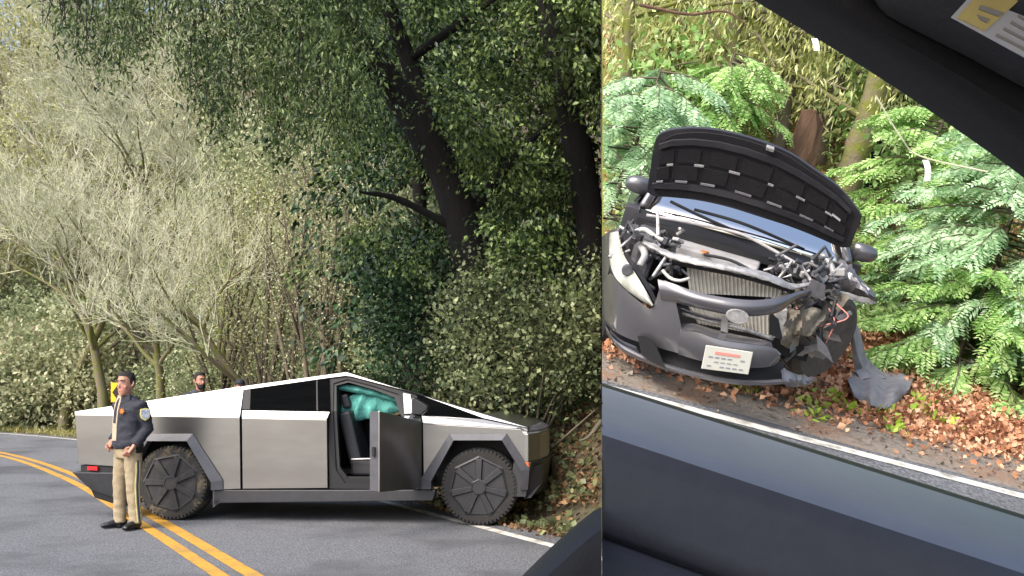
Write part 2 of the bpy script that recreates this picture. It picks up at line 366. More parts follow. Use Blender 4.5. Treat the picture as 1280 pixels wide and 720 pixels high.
# ------------------------------------------------------------------ road and terrain
CL = curve([(8.0, -9.0), (3.7, -1.6), (1.7, 1.8), (-.35, 5.2), (-2.38, 8.62), (-4.38, 12.0), (-7.56, 17.2), (-11.6, 22.7), (-17, 28.2), (-24, 33), (-34, 37.5), (-50, 42)], 160)
_tan = np.gradient(CL, axis=0); _tan /= np.linalg.norm(_tan, axis=1)[:, None]; _nor = np.stack([_tan[:, 1], -_tan[:, 0]], 1)   # to the right of travel
def strip(o0, o1, z, i0=0, i1=None):
    a = CL[i0:i1] + _nor[i0:i1] * o0; b = CL[i0:i1] + _nor[i0:i1] * o1
    return np.stack([np.c_[a, np.full(len(a), z)], np.c_[b, np.full(len(b), z)]], 1)
def road_s(x, y):
    """signed distance to the centre line (positive on the forest side)"""
    P = np.stack([x, y], -1).reshape(-1, 2); out = np.empty(len(P))
    for k in range(0, len(P), 4000):
        q = P[k:k + 4000]; dv = q[:, None] - CL[None]; i = (dv ** 2).sum(2).argmin(1)
        out[k:k + 4000] = (dv[np.arange(len(q)), i] * _nor[i]).sum(1)
    return out.reshape(np.shape(x))
def z_lay(x, y): return _o[2] + 0 * x + (-(x * _up[0] + (y) * _up[1]) + (_up @ _o) - _up[2] * _o[2]) / _up[2]   # lay-by plane height
def hill(x, y):
    sg = road_s(x, y); t = np.clip((np.asarray(x) + 7) / 6.5, 0, 1)      # 0 at left verge, 1 at right-hand bank
    flat = 6.6 * (1 - t) + 4.0 * t; a = np.maximum(sg - flat, 0)
    z = a * (.78 * (1 - t) + .62 * t) - .02
    z = np.where(sg < 3.3, -.03, z)
    z += np.where(a > .2, .18 * np.sin(x * 1.7 + y * .6) * np.sin(y * 1.3 - x * .4), 0)
    lim = z_lay(np.asarray(x, float), np.asarray(y, float)) - .35
    return np.where(x > KS * y, np.minimum(z, np.maximum(lim, -.03)), z)
gx, gy = np.meshgrid(np.linspace(-75, 30, 190), np.linspace(-14, 88, 190)); gz = hill(gx, gy)
gz = np.where(gy < -3, np.minimum(gz, .3), gz); gz = np.minimum(gz, 42)
V = np.stack([gx, gy, gz], -1).reshape(-1, 3); n_ = 190; i = (np.arange(n_ - 1)[:, None] * n_ + np.arange(n_ - 1)[None]).ravel()
terrain = link('terrain', npmesh('terrain', V, np.stack([i, i + 1, i + n_ + 1, i + n_], 1)), 'forest_floor', smooth=True)
tag(terrain, 'wooded hillside floor rising beyond the road', 'hillside', kind='structure')
far = link('ground', npmesh('ground', [(-300, -300, -.3), (300, -300, -.3), (300, 300, -.3), (-300, 300, -.3)], [(0, 1, 2, 3)]), 'forest_floor')
tag(far, 'wide ground under the whole valley', 'ground', kind='structure')
b = MB(); b.sheet(strip(-9.5, 3.55, .004)); road = b.build('road', 'asphalt'); tag(road, 'grey asphalt road curving away to the left', 'road', kind='structure')
for o0, o1, nm in ((-.19, -.055, 0), (.055, .20, 1)):
    b = MB(); b.sheet(strip(o0, o1, .009)); b.build('yellow_line', 'yellow_paint', road)
b = MB(); b.sheet(strip(3.12, 3.25, .009)); b.build('edge_line', 'white_paint', road)
# verge: grass tufts beside the far edge of the bend
def scatter_strip(n, s0, s1, i0, i1):
    i = rng.integers(i0, i1, n); f = rng.uniform(0, 1, n)[:, None]; p = CL[i] * (1 - f) + CL[np.minimum(i + 1, 159)] * f
    return p + _nor[i] * rng.uniform(s0, s1, n)[:, None]
p = scatter_strip(9000, 3.6, 6.4, 85, 150); z = hill(p[:, 0], p[:, 1]); pos = np.c_[p, z]
v, t = leaf_geo(pos, .2, wr=.06, droop=-1.4, fold=.02)
tag(link('verge_grass', npmesh('verge_grass', v, t), 'grass'), 'dry grass strip along the outside of the bend', 'grass', kind='stuff')
# leaf litter on the right-hand bank, bits on the road edge
p = np.c_[rng.uniform(-3, 2.2, 26000), rng.uniform(8, 20, 26000)]; sg = road_s(p[:, 0], p[:, 1])
p = p[(sg > 3.35 + rng.exponential(.12, len(p))) & (p[:, 0] < KS * p[:, 1] - .03)]; pos = np.c_[p, hill(p[:, 0], p[:, 1]) + .02]
v, t = leaf_geo(pos, .075, wr=.42, droop=.05, fold=.15); v, t = clip_side(v, t, 'L')
tag(link('bank_leaf_litter', npmesh('bank_leaf_litter', *compact(v, t)), 'litter_dark'), 'brown fallen leaves covering the bank below the bushes', 'leaf litter', kind='stuff')
m_ = rng.random(len(pos)) < .25; q = pos[m_]; q[:, 2] += .05
v, t = leaf_geo(q, .09, wr=.45, droop=-.3, fold=.1); v, t = clip_side(v, t, 'L')
tag(link('ivy', npmesh('ivy', *compact(v, t)), 'leaf_bush'), 'low green ivy creeping over the leafy bank', 'ivy', kind='stuff')

# ---- lay-by hillside (the tilted shoulder with the wreck)
def lay_z(x, y):
    a = np.maximum(y - 11.2 - .25 * np.sin(x * .9), 0); b_ = np.maximum(y - 6.9, 0)
    return a * .95 + np.where(b_ > 0, .035 * np.sin(x * 2.1 + y) * np.minimum(b_, 1), 0)
nx, ny = 150, 150
lx, ly = np.meshgrid(np.linspace(-9, 14, nx), np.linspace(2.6, 30, ny)); lz = lay_z(lx, ly)
V = np.stack([lx, ly, lz], -1).reshape(-1, 3); i = (np.arange(ny - 1)[:, None] * nx + np.arange(nx - 1)[None]).ravel()
def cut_R(me):
    """trim a lay-by mesh (lay-by coordinates) along the cut bank"""
    Mi = MR.inverted(); co = Mi @ Vector((0, 0, 0)); no = (Mi.to_3x3() @ Vector((1, -KS, 0))).normalized()
    bm = bmesh.new(); bm.from_mesh(me); bmesh.ops.bisect_plane(bm, geom=bm.verts[:] + bm.edges[:] + bm.faces[:], plane_co=co, plane_no=no, clear_inner=True); bm.to_mesh(me); bm.free()
def put_R(o): o.matrix_world = MR; return o
me = npmesh('lay_by', V, np.stack([i, i + 1, i + nx + 1, i + nx], 1)); cut_R(me)
lay = put_R(link('lay_by', me, 'litter_soil', smooth=True)); tag(lay, 'tilted leaf covered shoulder and slope under the wrecked car', 'ground', kind='structure')
# moss belt higher up
ll = (V[:, 1] > 11.0); f_ = np.stack([i, i + 1, i + nx + 1, i + nx], 1); f_ = f_[ll[f_].all(1)]; vv, ff = compact(V, f_); vv = vv.copy(); vv[:, 2] += .03
me = npmesh('mossy_slope', vv, ff); cut_R(me); tag(put_R(link('mossy_slope', me, 'moss_soil', smooth=True)), 'mossy green slope behind the wrecked car', 'slope', kind='structure')
LN0, LN1 = RG(879, 518), RG(1280, 623); LD = (LN1 - LN0) / np.linalg.norm(LN1 - LN0); LNn = np.array([-LD[1], LD[0], 0])
def band(n0, n1, z, name, m, jag=0):
    t = np.linspace(-6, 10, 60); a = [LN0 + LD * k + LNn * n0 + [0, 0, z] for k in t]
    bb = [LN0 + LD * k + LNn * (n1 + jag * (math.sin(k * 5.1) + math.sin(k * 2.3 + 1) + rng.normal() * .6)) + [0, 0, z] for k in t]
    mb = MB(); mb.sheet([a, bb]); me = mb.mesh(name); cut_R(me); return link(name, me, m)
rd = put_R(band(-4.2, .16, .008, 'side_road', 'asphalt', .015)); tag(rd, 'asphalt edge of the lane beside the wrecked car', 'road', kind='structure')
ln = band(-.05, .055, .013, 'edge_line', 'white_paint'); ln.parent = rd
sh = put_R(band(.1, .95, .004, 'gravel_shoulder', 'shoulder', .07)); tag(sh, 'brown gravel shoulder between lane and leaf litter', 'shoulder', kind='structure')
# cut face of the bank
dd = np.linspace(3.2, 40, 90); P = []
for D in dd:
    x, y = KS * D, D
    lo, hi_ = -.3, 40.0
    for _ in range(40):
        mid = (lo + hi_) / 2; q = MR3.T @ (np.array([x, y, mid]) - _o); lo, hi_ = (mid, hi_) if q[2] < lay_z(q[0], q[1]) else (lo, mid)
    P.append([(x, y, lo), (x, y, max(lo * .5, -.3)), (x, y, -.3)])
mb = MB(); mb.sheet(P); o = mb.build('cut_bank', 'forest_floor'); tag(o, 'vertical earth face of the cut bank', 'bank', kind='structure')
# gravel stones and litter
p = np.c_[rng.uniform(-1.5, 7, 2600), rng.uniform(6, 8.4, 2600)]
nd = (np.c_[p, np.zeros(len(p))] - LN0) @ LNn; p = p[(nd > .1) & (nd < 1.1)]
pos = np.c_[p, np.full(len(p), .012)]; v, t = leaf_geo(pos, .035, wr=.5, droop=0, fold=.3)
c_ = r2w(v); _, t = clip_side(c_, t, 'R'); tag(put_R(link('gravel', npmesh('gravel', *compact(v, t)), 'shoulder')), 'loose gravel scattered on the shoulder', 'gravel', kind='stuff')
N = 85000; p = np.c_[rng.uniform(-2.5, 8, N), rng.uniform(6.2, 13.5, N)]; q = np.c_[p, np.zeros(N)]; nd = (q - LN0) @ LNn
keep = (nd > .25) & (rng.random(N) < np.clip((nd - .4) / .7, .04, 1)); p = p[keep]
pos = np.c_[p, lay_z(p[:, 0], p[:, 1]) + rng.uniform(.01, .06, len(p))]
v, t = leaf_geo(pos, .052, wr=.4, droop=.02, fold=.22); _, t = clip_side(r2w(v), t, 'R')
tag(put_R(link('fallen_leaves', npmesh('fallen_leaves', *compact(v, t)), 'litter')), 'orange brown fallen leaves heaped around the wrecked car', 'leaf litter', kind='stuff')
# ------------------------------------------------------------------ angular stainless pickup
TR = np.array([-4.04, 12.0]); TF = np.array([-.41, 11.54]); TU = (TF - TR) / np.linalg.norm(TF - TR); TN = np.array([TU[1], -TU[0]])
TM = Matrix([[TU[0], -TN[0], 0, TR[0]], [TU[1], -TN[1], 0, TR[1]], [0, 0, 1, .009], [0, 0, 0, 1]])
TW = 2.0
def S(px, py, off=0.0):
    d = np.array([(px - 640) / F, 1.0]); t = (TR @ TN + off) / (d @ TN); P = d * t
    return np.array([(P - TR) @ TU, -off, H + t * (475 - py) / F - .009])
_ry = ([93, 190, 300, 433, 660], [514.3, 500, 483, 465, 533]); _cy = ([93, 300, 407, 528, 660], [518, 521.5, 524, 529, 536.5]); _ro = ([93, 300, 433, 660], [.02, .25, .38, .05])
def up_(px, py):
    cy = np.interp(px, *_cy); ry = np.interp(px, *_ry); fr = (cy - py) / max(cy - ry, .5); return S(px, py, -np.interp(px, *_ro) * fr)
def mir(pts): return [np.array([p[0], TW - p[1], p[2]]) for p in pts]
truck = thing('pickup_truck', 'angular stainless steel pickup truck stopped across the yellow lines, front door open', 'pickup truck', TM)
def low(px, py): return S(px, py, -.015 * np.clip((py - np.interp(px, *_cy)) / 90, 0, 1))
def panel(name, m, pts, t=.025, both=True, bevel=.004, inz=0):
    for k in ((0, 1) if both else (0,)):
        q = pts if k == 0 else mir(pts); b = MB(); b.prism(q, (0, t if k == 0 else -t, inz)); b.build(name, m, truck, bevel=bevel)
ARC_R = [(278, 612), (278, 600), (241, 543), (183, 543), (148, 600)]
panel('bed_side', 'steel', [low(*p) for p in [(93.5, 518.3), (299.6, 521.8), (300.6, 611)] + ARC_R[:4] + [(158, 584), (98, 580)]])
panel('sail_panel', 'steel', [up_(*p) for p in [(93.5, 517.7), (93.5, 514.3), (190, 500), (300, 483), (304.5, 487), (301.5, 511), (299.8, 521)]], inz=-.012)
panel('rear_door', 'steel', [low(*p) for p in [(302.2, 522.6), (408.5, 524.6), (409.5, 610), (303.2, 611)]])
panel('door_cap', 'steel', [up_(*p) for p in [(302.2, 521.8), (302.6, 512.6), (412.5, 514.6), (408.5, 523.8)]], inz=-.01)
panel('cant_rail', 'steel', [up_(*p) for p in [(300.5, 483.2), (433, 465), (660, 533), (659, 534.5), (604, 522.5), (520, 491.5), (440, 470.5), (432, 469.6), (412, 472), (305, 487.2)]], inz=-.02, t=.04)
panel('rear_window', 'tint_glass', [up_(*p) for p in [(306, 487.6), (411, 472.8), (412.4, 513.6), (303, 511.6)]], t=.012, bevel=0)
b = MB(); b.prism([up_(*p) + [0, -.004, 0] for p in [(305, 487.6), (313.5, 486.6), (312.5, 511.6), (302.8, 511.4)]], (0, .012, 0)); b.build('window_divider', 'rubber', truck)
b = MB(); b.prism([up_(*p) + [0, -.004, 0] for p in [(395.2, 475), (397, 474.8), (397.6, 513.4), (395.6, 513.3)]], (0, .012, 0)); b.build('window_divider', 'rubber', truck)
# wet streaks of reflected sky on the rear side window are left to the glass itself
ARC_F = [(527, 611), (527, 600), (563, 543), (633, 543), (661, 587)]
panel('front_fender', 'steel', [low(*p) for p in [(528.5, 529.6), (659.6, 537), (660.2, 579), (658, 584)] + [(633, 543), (563, 543), (529.5, 598)]])
panel('fender_cap', 'steel', [up_(*p) for p in [(528.5, 529), (527, 519.5), (560, 521), (604, 524), (659, 534.8), (659.6, 536.2)]], inz=-.01)
panel('quarter_window', 'tint_glass', [up_(*p) for p in [(521, 493.5), (602.5, 523.4), (560, 520.6), (526, 519)]], t=.012, bevel=0)
# arch flares: trapezoid bands that stand proud
def flare(outer, inner):
    for k in (0, 1):
        b = MB(); n = len(outer); O = [low(*p) + [0, -.015, 0] for p in outer]; I = [low(*p) + [0, -.06, 0] for p in inner]; B = [p + [0, .14, 0] for p in I]
        if k: O, I, B = mir(O), mir(I), mir(B)
        for i in range(n - 1): b.add([O[i], O[i + 1], I[i + 1], I[i]], [(0, 1, 2, 3)]); b.add([I[i], I[i + 1], B[i + 1], B[i]], [(0, 1, 2, 3)])
        b.build('arch_flare', 'grey_trim', truck)
flare([(279, 612), (279, 600), (241.5, 542), (181, 542), (150, 596)], [(266, 612), (266, 602), (236, 551), (187, 551), (160, 598)])
flare([(526.5, 611), (526.5, 598), (562.5, 542), (633.5, 542), (662, 586), (660, 612)], [(540, 611), (540, 601), (568, 550), (628, 550), (652, 588), (651, 612)])
# sills, bumpers
for k in (0, 1):
    q = [low(*p) + [0, .0, 0] for p in [(267, 612.4), (545, 612.4), (541, 626), (275, 629), (266, 634)]]
    q = q if k == 0 else mir(q); b = MB(); b.prism(q, (0, .12 if k == 0 else -.12, 0)); b.build('sill', 'black_trim', truck, bevel=.01)
b = MB(); A = [S(89, 590, .0), S(152, 591, .0), S(152, 626, -.05), S(114, 613, -.04)]
b.prism(A, (0, TW, 0)); b.build('rear_bumper', 'black_trim', truck, bevel=.012)
b = MB(); b.prism([S(113, 611, -.05), S(155, 616, -.05), S(155, 634, -.08), S(118, 622, -.07)], (0, TW - .2, 0)); b.build('tow_skirt', 'flat_black', truck, bevel=.008)
b = MB(); b.prism([S(109, 583, .004), S(121.5, 583.3, .004), S(121.5, 588, .004), S(109, 587.6, .004)], (0, .2, 0)); b.build('tail_light', 'red_lens', truck)
b = MB(); b.prism([S(101, 581.5, -.03), S(152, 584, -.03), S(152, 591, -.03), S(101, 590, -.03)], (0, TW - .08, 0)); b.build('bumper_recess', 'flat_black', truck)
tg = [S(93.5, 518.3), S(98, 580, -.04)]
b = MB(); q = [tg[0] + [.006, .03, .012], tg[1] + [.006, .03, 0]]; w = [np.array([p[0] - .015, TW - p[1], p[2]]) for p in q]; b.prism([q[0], q[1], w[1], w[0]], (.03, 0, 0)); b.build('tailgate', 'steel', truck, bevel=.004)
# nose: front panel, light strip, bumper
fy = [(0, 4.262), (.35, 4.36), (1.0, 4.40), (1.65, 4.36), (2.0, 4.262)]
def nose(name, z0, z1, m, dx0=0, dx1=0, th=.05, inset=0):
    b = MB(); o = [(x + dx0, y, z0) for y, x in fy]; p = [(x + dx1, y, z1) for y, x in fy]; b.sheet([o, p], (-th, 0, 0)); b.build(name, m, truck, bevel=.004)
nose('front_panel', .745, 1.06, 'steel', 0, 0); nose('light_strip', 1.063, 1.09, 'lamp_white', -.005, -.03); nose('hood_lip', 1.093, 1.135, 'grey_trim', -.01, -.09)
nose('front_bumper', .34, .74, 'black_trim', -.03, .03, th=.2)
b = MB(); b.prism([S(655, 577.5, .008), S(660.5, 577.8, .006), S(661, 583.5, .006), S(656, 583, .008)], (0, .02, 0)); b.build('side_marker', 'amber_lens', truck)
q = [S(651, 588, -.02), S(661, 585, -.02), S(677, 581, -.2), S(678, 604, -.2), S(664, 622, -.03), S(655, 624, -.03)]
b = MB(); b.prism(q, (0, .3, 0)); b.build('bumper_end', 'black_trim', truck, bevel=.008)
b = MB(); b.prism(mir(q), (0, -.3, 0)); b.build('bumper_end', 'black_trim', truck, bevel=.008)
# roof, windscreen, hood, bed cover
def across(name, m, pa, pb, t=.02, n=7, crown=.0):
    a = [up_(*pa), up_(*pb)]; P = []
    for p in a: P.append([np.array([p[0] + crown * math.sin(math.pi * k / (n - 1)), p[1] + .03 + (TW - 2 * p[1] - .06) * k / (n - 1), p[2] - .006]) for k in range(n)])
    b = MB(); b.sheet(P, (0, 0, -t)); b.build(name, m, truck)
across('roof_glass', 'dark_glass', (302, 482.9), (432.6, 465.2)); across('windscreen', 'dark_glass', (433.4, 465.2), (606, 516.8), crown=.0); across('hood', 'steel', (607, 517.2), (659.5, 533))
across('bed_cover', 'black_trim', (94, 514.4), (300, 483.1))
# underbody and wheel wells
b = MB(); b.box((1.65, 1, .42), (3.0 - .9, 1.7, .24)); b.box((1.75, 1, .5), (5.0, 1.2, .2)); b.build('chassis', 'flat_black', truck)
for x in (-.07, 3.69):
    b = MB(); b.box((x, .62, .78), (1.15, .5, .62)); b.box((x, 1.38, .78), (1.15, .5, .62)); b.build('wheel_well', 'flat_black', truck)
# wheels
def wheel(x, y, sgn, tm, cm, rot):
    w = thing('wheel', None, None); w.parent = truck; w.location = (x, y, .447); w.rotation_euler = (0, rot, 0)
    f = -sgn
    prof = [(.29, 0), (.33, -.012 * 1), (.41, -.01), (.437, .02), (.447, .06), (.447, .24), (.437, .28), (.40, .30), (.29, .29)]
    b = MB(); b.lathe([(r, sgn * h) for r, h in prof], (0, 0, 0), 'y', 48); b.build('tyre', tm, w, auto=40)
    b = MB()
    for k in range(56):
        a = 2 * math.pi * k / 56
        for j, (h, ra) in enumerate(((.03, .436), (.10, .4455), (.19, .4455), (.27, .436))):
            aa = a + (.07 if j % 2 else 0); rot_ = Matrix.Rotation(-aa, 3, 'Y')
            b.box((ra * math.cos(aa), sgn * h, ra * math.sin(aa)), (.010, .066, .034), rot_)
        rot_ = Matrix.Rotation(-a, 3, 'Y'); b.box((.415 * math.cos(a), sgn * -.008, .415 * math.sin(a)), (.03, .008, .026), rot_)
    b.build('tread', tm, w)
    b = MB(); b.lathe([(.30, 0.0), (.33, -.014), (.335, -.02)][::1] and [(.35, sgn * .02), (.362, sgn * -.012), (.34, sgn * -.024), (.328, sgn * -.008), (.0, sgn * -.008)], (0, 0, 0), 'y', 7, a0=math.pi / 2); b.build('cover', cm, w)
    for k in range(7):
        a = math.pi / 2 + 2 * math.pi * k / 7; rot_ = Matrix.Rotation(-a, 3, 'Y'); b = MB()
        c = np.array([math.cos(a), 0, math.sin(a)]); t_ = np.array([-math.sin(a), 0, math.cos(a)]); o = np.array([0, sgn, 0])
        p = []
        for rr, ww, hh in ((.085, .036, -.036), (.325, .05, -.028)):
            p += [c * rr + t_ * ww - o * .0, c * rr - t_ * ww - o * .0, c * rr - t_ * ww * .75 + o * hh, c * rr + t_ * ww * .75 + o * hh]
        b.add(p, [(0, 1, 2, 3), (7, 6, 5, 4), (0, 4, 5, 1), (1, 5, 6, 2), (2, 6, 7, 3), (3, 7, 4, 0)]); b.build('spoke', cm, w, bevel=.004)
    b = MB(); b.lathe([(.10, 0), (.098, sgn * -.036), (.082, sgn * -.042), (.078, sgn * -.036), (.0, sgn * -.036)], (0, 0, 0), 'y', 7, a0=math.pi / 2); b.build('hub', cm, w)
wheel(-.045, 0.0, 1, 'muddy_tyre', 'muddy_cover', .25); wheel(3.69, 0.0, 1, 'tyre', 'wheel_cover', 0); wheel(-.045, TW, -1, 'muddy_tyre', 'muddy_cover', .5); wheel(3.69, TW, -1, 'tyre', 'wheel_cover', .3)
# mud flap behind the rear arch
b = MB(); b.prism([low(266, 612), low(277, 624), low(266, 635)], (0, .1, 0)); b.build('mud_flap', 'grey_trim', truck)
# ---- cabin seen through the open front doorway
def ring(name, m, outer, inner, fn, t):
    b = MB(); O = [fn(*p) for p in outer]; I = [fn(*p) for p in inner]; n = len(O); o2 = [p + [0, t, 0] for p in O]; i2 = [p + [0, t, 0] for p in I]
    for i in range(n):
        j = (i + 1) % n
        b.add([O[i], O[j], I[j], I[i]], [(0, 1, 2, 3)]); b.add([I[i], I[j], i2[j], i2[i]], [(0, 1, 2, 3)]); b.add([O[i], O[j], o2[j], o2[i]], [(3, 2, 1, 0)])
    return b.build(name, m, truck)
def fr(px, py): return (up_(px, py) if py < np.interp(px, *_cy) else low(px, py)) + [0, .03, 0]
outer = [(410, 514), (411, 473), (432, 469), (470, 480), (520, 493), (524, 519), (527, 530), (527, 575), (526, 611), (470, 612), (411, 611), (410, 560)]
inner = [(415, 514), (416, 479), (433, 474), (468, 483), (498, 493), (503, 516), (515, 530), (512, 575), (495, 598), (470, 605), (430, 604), (419, 588)]
ring('door_frame', 'flat_black', outer, inner, fr, .1)
inner2 = [(419, 514), (419, 482), (434, 478), (466, 487), (492, 497), (498, 516), (508, 530), (505, 575), (490, 592), (470, 600), (434, 599), (423, 584)]
ring('door_seal', 'rubber', inner, inner2, lambda a, c: fr(a, c) + [0, .02, 0], .06)
b = MB(); b.box((2.35, 1.0, .5), (1.5, 1.85, .08)); b.build('cabin_floor', 'flat_black', truck)
b = MB(); b.prism([(1.0, 1.86, .5), (3.2, 1.86, .5), (3.1, 1.9, 1.2), (1.0, 1.9, 1.2)], (0, .03, 0)); b.build('far_door_trim', 'seat', truck)
b = MB(); b.prism([(1.86, .12, .5), (1.92, .12, 1.2), (1.9, .45, 1.62), (1.9, 1.55, 1.62), (1.92, 1.88, 1.2), (1.86, 1.88, .5)], (-.08, 0, 0)); b.build('bulkhead', 'flat_black', truck)
# far side front window glass
b = MB(); b.prism(mir([up_(*p) for p in [(416, 473), (433, 470.5), (520, 493), (526, 518), (416, 514)]]), (0, -.01, 0)); b.build('far_window', 'clear_glass', truck)
b = MB(); b.prism(mir([low(*p) for p in [(410.5, 524.8), (527.5, 529.4), (526, 610.4), (411, 610.4)]]), (0, -.03, 0)); b.build('far_door', 'steel', truck)
for y in (.55, 1.45):
    st = thing('seat', None, None); st.parent = truck
    b = MB(); b.box((2.35, y, .62), (.56, .5, .2)); b.build('cushion', 'seat', st, bevel=.04)
    b = MB(); b.box((2.06, y, .98), (.16, .48, .66), Matrix.Rotation(R_(-14), 3, 'Y')); b.build('seat_back', 'seat', st, bevel=.04)
    b = MB(); b.box((1.97, y, 1.42), (.1, .26, .18), Matrix.Rotation(R_(-14), 3, 'Y')); b.build('headrest', 'seat', st, bevel=.03)
b = MB(); b.tube([(2.1, .26, .73), (2.62, .26, .75)], .012, 8); b.build('seat_rail', 'alu', truck)
b = MB(); b.box((3.1, 1.0, .98), (.35, 1.7, .22)); b.build('dashboard', 'seat', truck, bevel=.05)
# deployed airbag curtains
def curtain(name, y, pts_top, pts_bot, n=26, wav=.03):
    a = curve(pts_top, n); c = curve(pts_bot, n); P = []
    for k in range(9):
        t = k / 8; row = lerp(a, c, t); row = np.c_[row[:, 0], y - .05 * math.sin(math.pi * t) + wav * np.sin(row[:, 0] * 34 + t * 3) + .5 * wav * np.sin(row[:, 0] * 71 + t * 9), row[:, 1]]; P.append(row)
    b = MB(); b.sheet(P, (0, .03, 0)); b.build(name, 'airbag', truck, smooth=True)
tp = lambda px, py, y: (S(px, py, -y)[0], S(px, py, -y)[2])
curtain('airbag', .46, [tp(418, 482, .46), tp(438, 481, .46), tp(470, 488, .46), tp(500, 498, .46)], [tp(420, 487, .46), tp(438, 490, .46), tp(470, 496, .46), tp(500, 505, .46)], wav=.012)
curtain('airbag', .52, [tp(424, 503, .52), tp(436, 497, .52), tp(447, 491, .52), tp(470, 493, .52), tp(500, 503, .52)], [tp(424, 517, .52), tp(436, 525, .52), tp(447, 526, .52), tp(462, 523, .52), tp(500, 515, .52)], wav=.03)
b = MB(); q = [tp(423, 521, 1.3), tp(440, 527, 1.3), tp(452, 541, 1.3), tp(428, 543, 1.3)]; b.prism([(x, 1.3, z) for x, z in q], (0, .25, 0)); b.build('crumpled_bag', 'cabin_pale', truck, bevel=.02)
# steering wheel
b = MB(); cst = np.array([2.78, .55, 1.08]); ax = np.array([-.85, 0, .5]); ex, ey = perp(ax / np.linalg.norm(ax))
b.tube([cst + ex * .19 * math.cos(a) + ey * .14 * math.sin(a) for a in np.linspace(0, 2 * math.pi, 25)], .016, 6); b.build('steering_wheel', 'flat_black', truck)
# open front door, hinged at its front edge
Hg = S(527.3, 530, .0); ang = R_(78); dL = 1.08
def dr(u, z, y): # u along the door from hinge, y thickness outward(camera side skin = 0)
    return np.array([Hg[0] - u * math.cos(ang) - y * math.sin(ang) * -1 * 0 - y * math.sin(ang), Hg[1] - u * math.sin(ang) + y * math.cos(ang), z])
fd = thing('front_door', 'steel front door swung wide open', None); fd.parent = truck
zt = lambda u: 1.195 + .155 * u / dL
b = MB(); b.prism([dr(0, .425, 0), dr(dL, .49, 0), dr(dL, zt(dL), .0), dr(0, zt(0), 0)], tuple(dr(0, 0, .02) - dr(0, 0, 0))); b.build('door_skin', 'steel', fd, bevel=.004)
b = MB(); b.prism([dr(.02, .45, .021), dr(dL - .03, .51, .021), dr(dL - .02, 1.32, .021), dr(.02, 1.16, .021)], tuple(dr(0, 0, .11) - dr(0, 0, 0))); b.build('door_trim', 'seat', fd, bevel=.02)
b = MB(); b.prism([dr(dL - .028, .51, .02), dr(dL - .006, .50, .02), dr(dL - .006, 1.345, .02), dr(dL - .028, 1.34, .02)], tuple(dr(0, 0, .1) - dr(0, 0, 0))); b.build('door_edge', 'grey_trim', fd, bevel=.004)
b = MB(); b.box(dr(dL - .002, .92, .07), (.03, .05, .1)); b.build('latch', 'flat_black', fd)
b = MB(); b.prism([dr(.0, 1.2, .01), dr(.34, 1.248, .01), dr(.28, 1.275, .02), dr(.03, 1.255, .02)], tuple(dr(0, 0, .06) - dr(0, 0, 0))); b.build('window_edge', 'lamp_white', fd)
# mirror: arrow-head housing at the base of the quarter window
mr = thing('mirror', None, None); mr.parent = truck
q = [(513.5, 497.5), (517, 497), (532, 506), (535, 509), (533, 512.5), (526, 519), (513.5, 518)]
b = MB(); b.prism([S(x, y, .24) for x, y in q], (0, .11, 0)); b.build('housing', 'jamb_black', mr, bevel=.012)
b = MB(); b.prism([S(x, y, .245) + [-.012, 0, 0] for x, y in [(513.5, 499), (516, 499), (516, 516), (513.5, 516)]], (0, .1, 0)); b.build('mirror_glass', 'lamp_white', mr)
b = MB(); b.tube([S(516, 519, .2), S(522, 521, .02)], [.03, .035], 8); b.build('arm', 'jamb_black', mr)
b = MB(); b.prism([up_(504, 491) + [0, -.01, 0], up_(513.5, 493) + [0, -.01, 0], up_(516, 517) + [0, -.01, 0], up_(505.5, 517) + [0, -.01, 0]], (0, .02, 0)); b.build('sail_plate', 'alu', mr)
# ------------------------------------------------------------------ forest along the bend
def trunk_tube(lines, name, m, parent, n=9):
    v, t = tubes_np([(curve(p, 24), np.interp(np.linspace(0, 1, 24), np.linspace(0, 1, len(r)), r) * (1 + .06 * np.sin(np.arange(24) * 1.9))) for p, r in lines], n)
    return link(name, npmesh(name, v, t), m, parent, True)
def root_at(name, label, cat, p, group=None): return thing(name, label, cat, Matrix.Translation(Vector(p)), group)
def thin(V, T, path, r, Dmax, p=.78):
    """open the foliage in front of a trunk"""
    c = V[T[:, 0]]; px = 640 + c[:, 0] * F / c[:, 1]; py = 475 - (c[:, 2] - H) * F / c[:, 1]; best = np.full(len(c), 1e9)
    for (x0, y0), (x1, y1) in zip(path[:-1], path[1:]):
        dx, dy = x1 - x0, y1 - y0; t = np.clip(((px - x0) * dx + (py - y0) * dy) / (dx * dx + dy * dy), 0, 1); best = np.minimum(best, np.hypot(px - x0 - t * dx, py - y0 - t * dy))
    n = len(c) // 2; rnd = np.repeat(rng.random(n), 2); rr = np.repeat(rng.normal(size=n), 2) * 5
    return V, T[~((best < r + rr) & (c[:, 1] < Dmax) & (rnd < p))]
def crown_obj(name, m, parent, parts, base, side='L'):
    V, T = merge(parts)
    if side: V, T = clip_side(V, T, side)
    V, T = compact(V, T); return link(name, npmesh(name, V - np.asarray(base), T), m, parent)
def clumps(n, px, py, D, per, sig, L, keep=None, wr=.36, droop=.35, fold=.12):
    c = []
    while len(c) < n:
        a, b, d = rng.uniform(*px), rng.uniform(*py), rng.uniform(*D)
        if keep is None or keep(a, b, d): c.append(W(a, b, d))
    c = np.repeat(np.array(c), per, 0); pos = c + rng.normal(size=c.shape) * sig
    return leaf_geo(pos, L, wr, droop, fold)
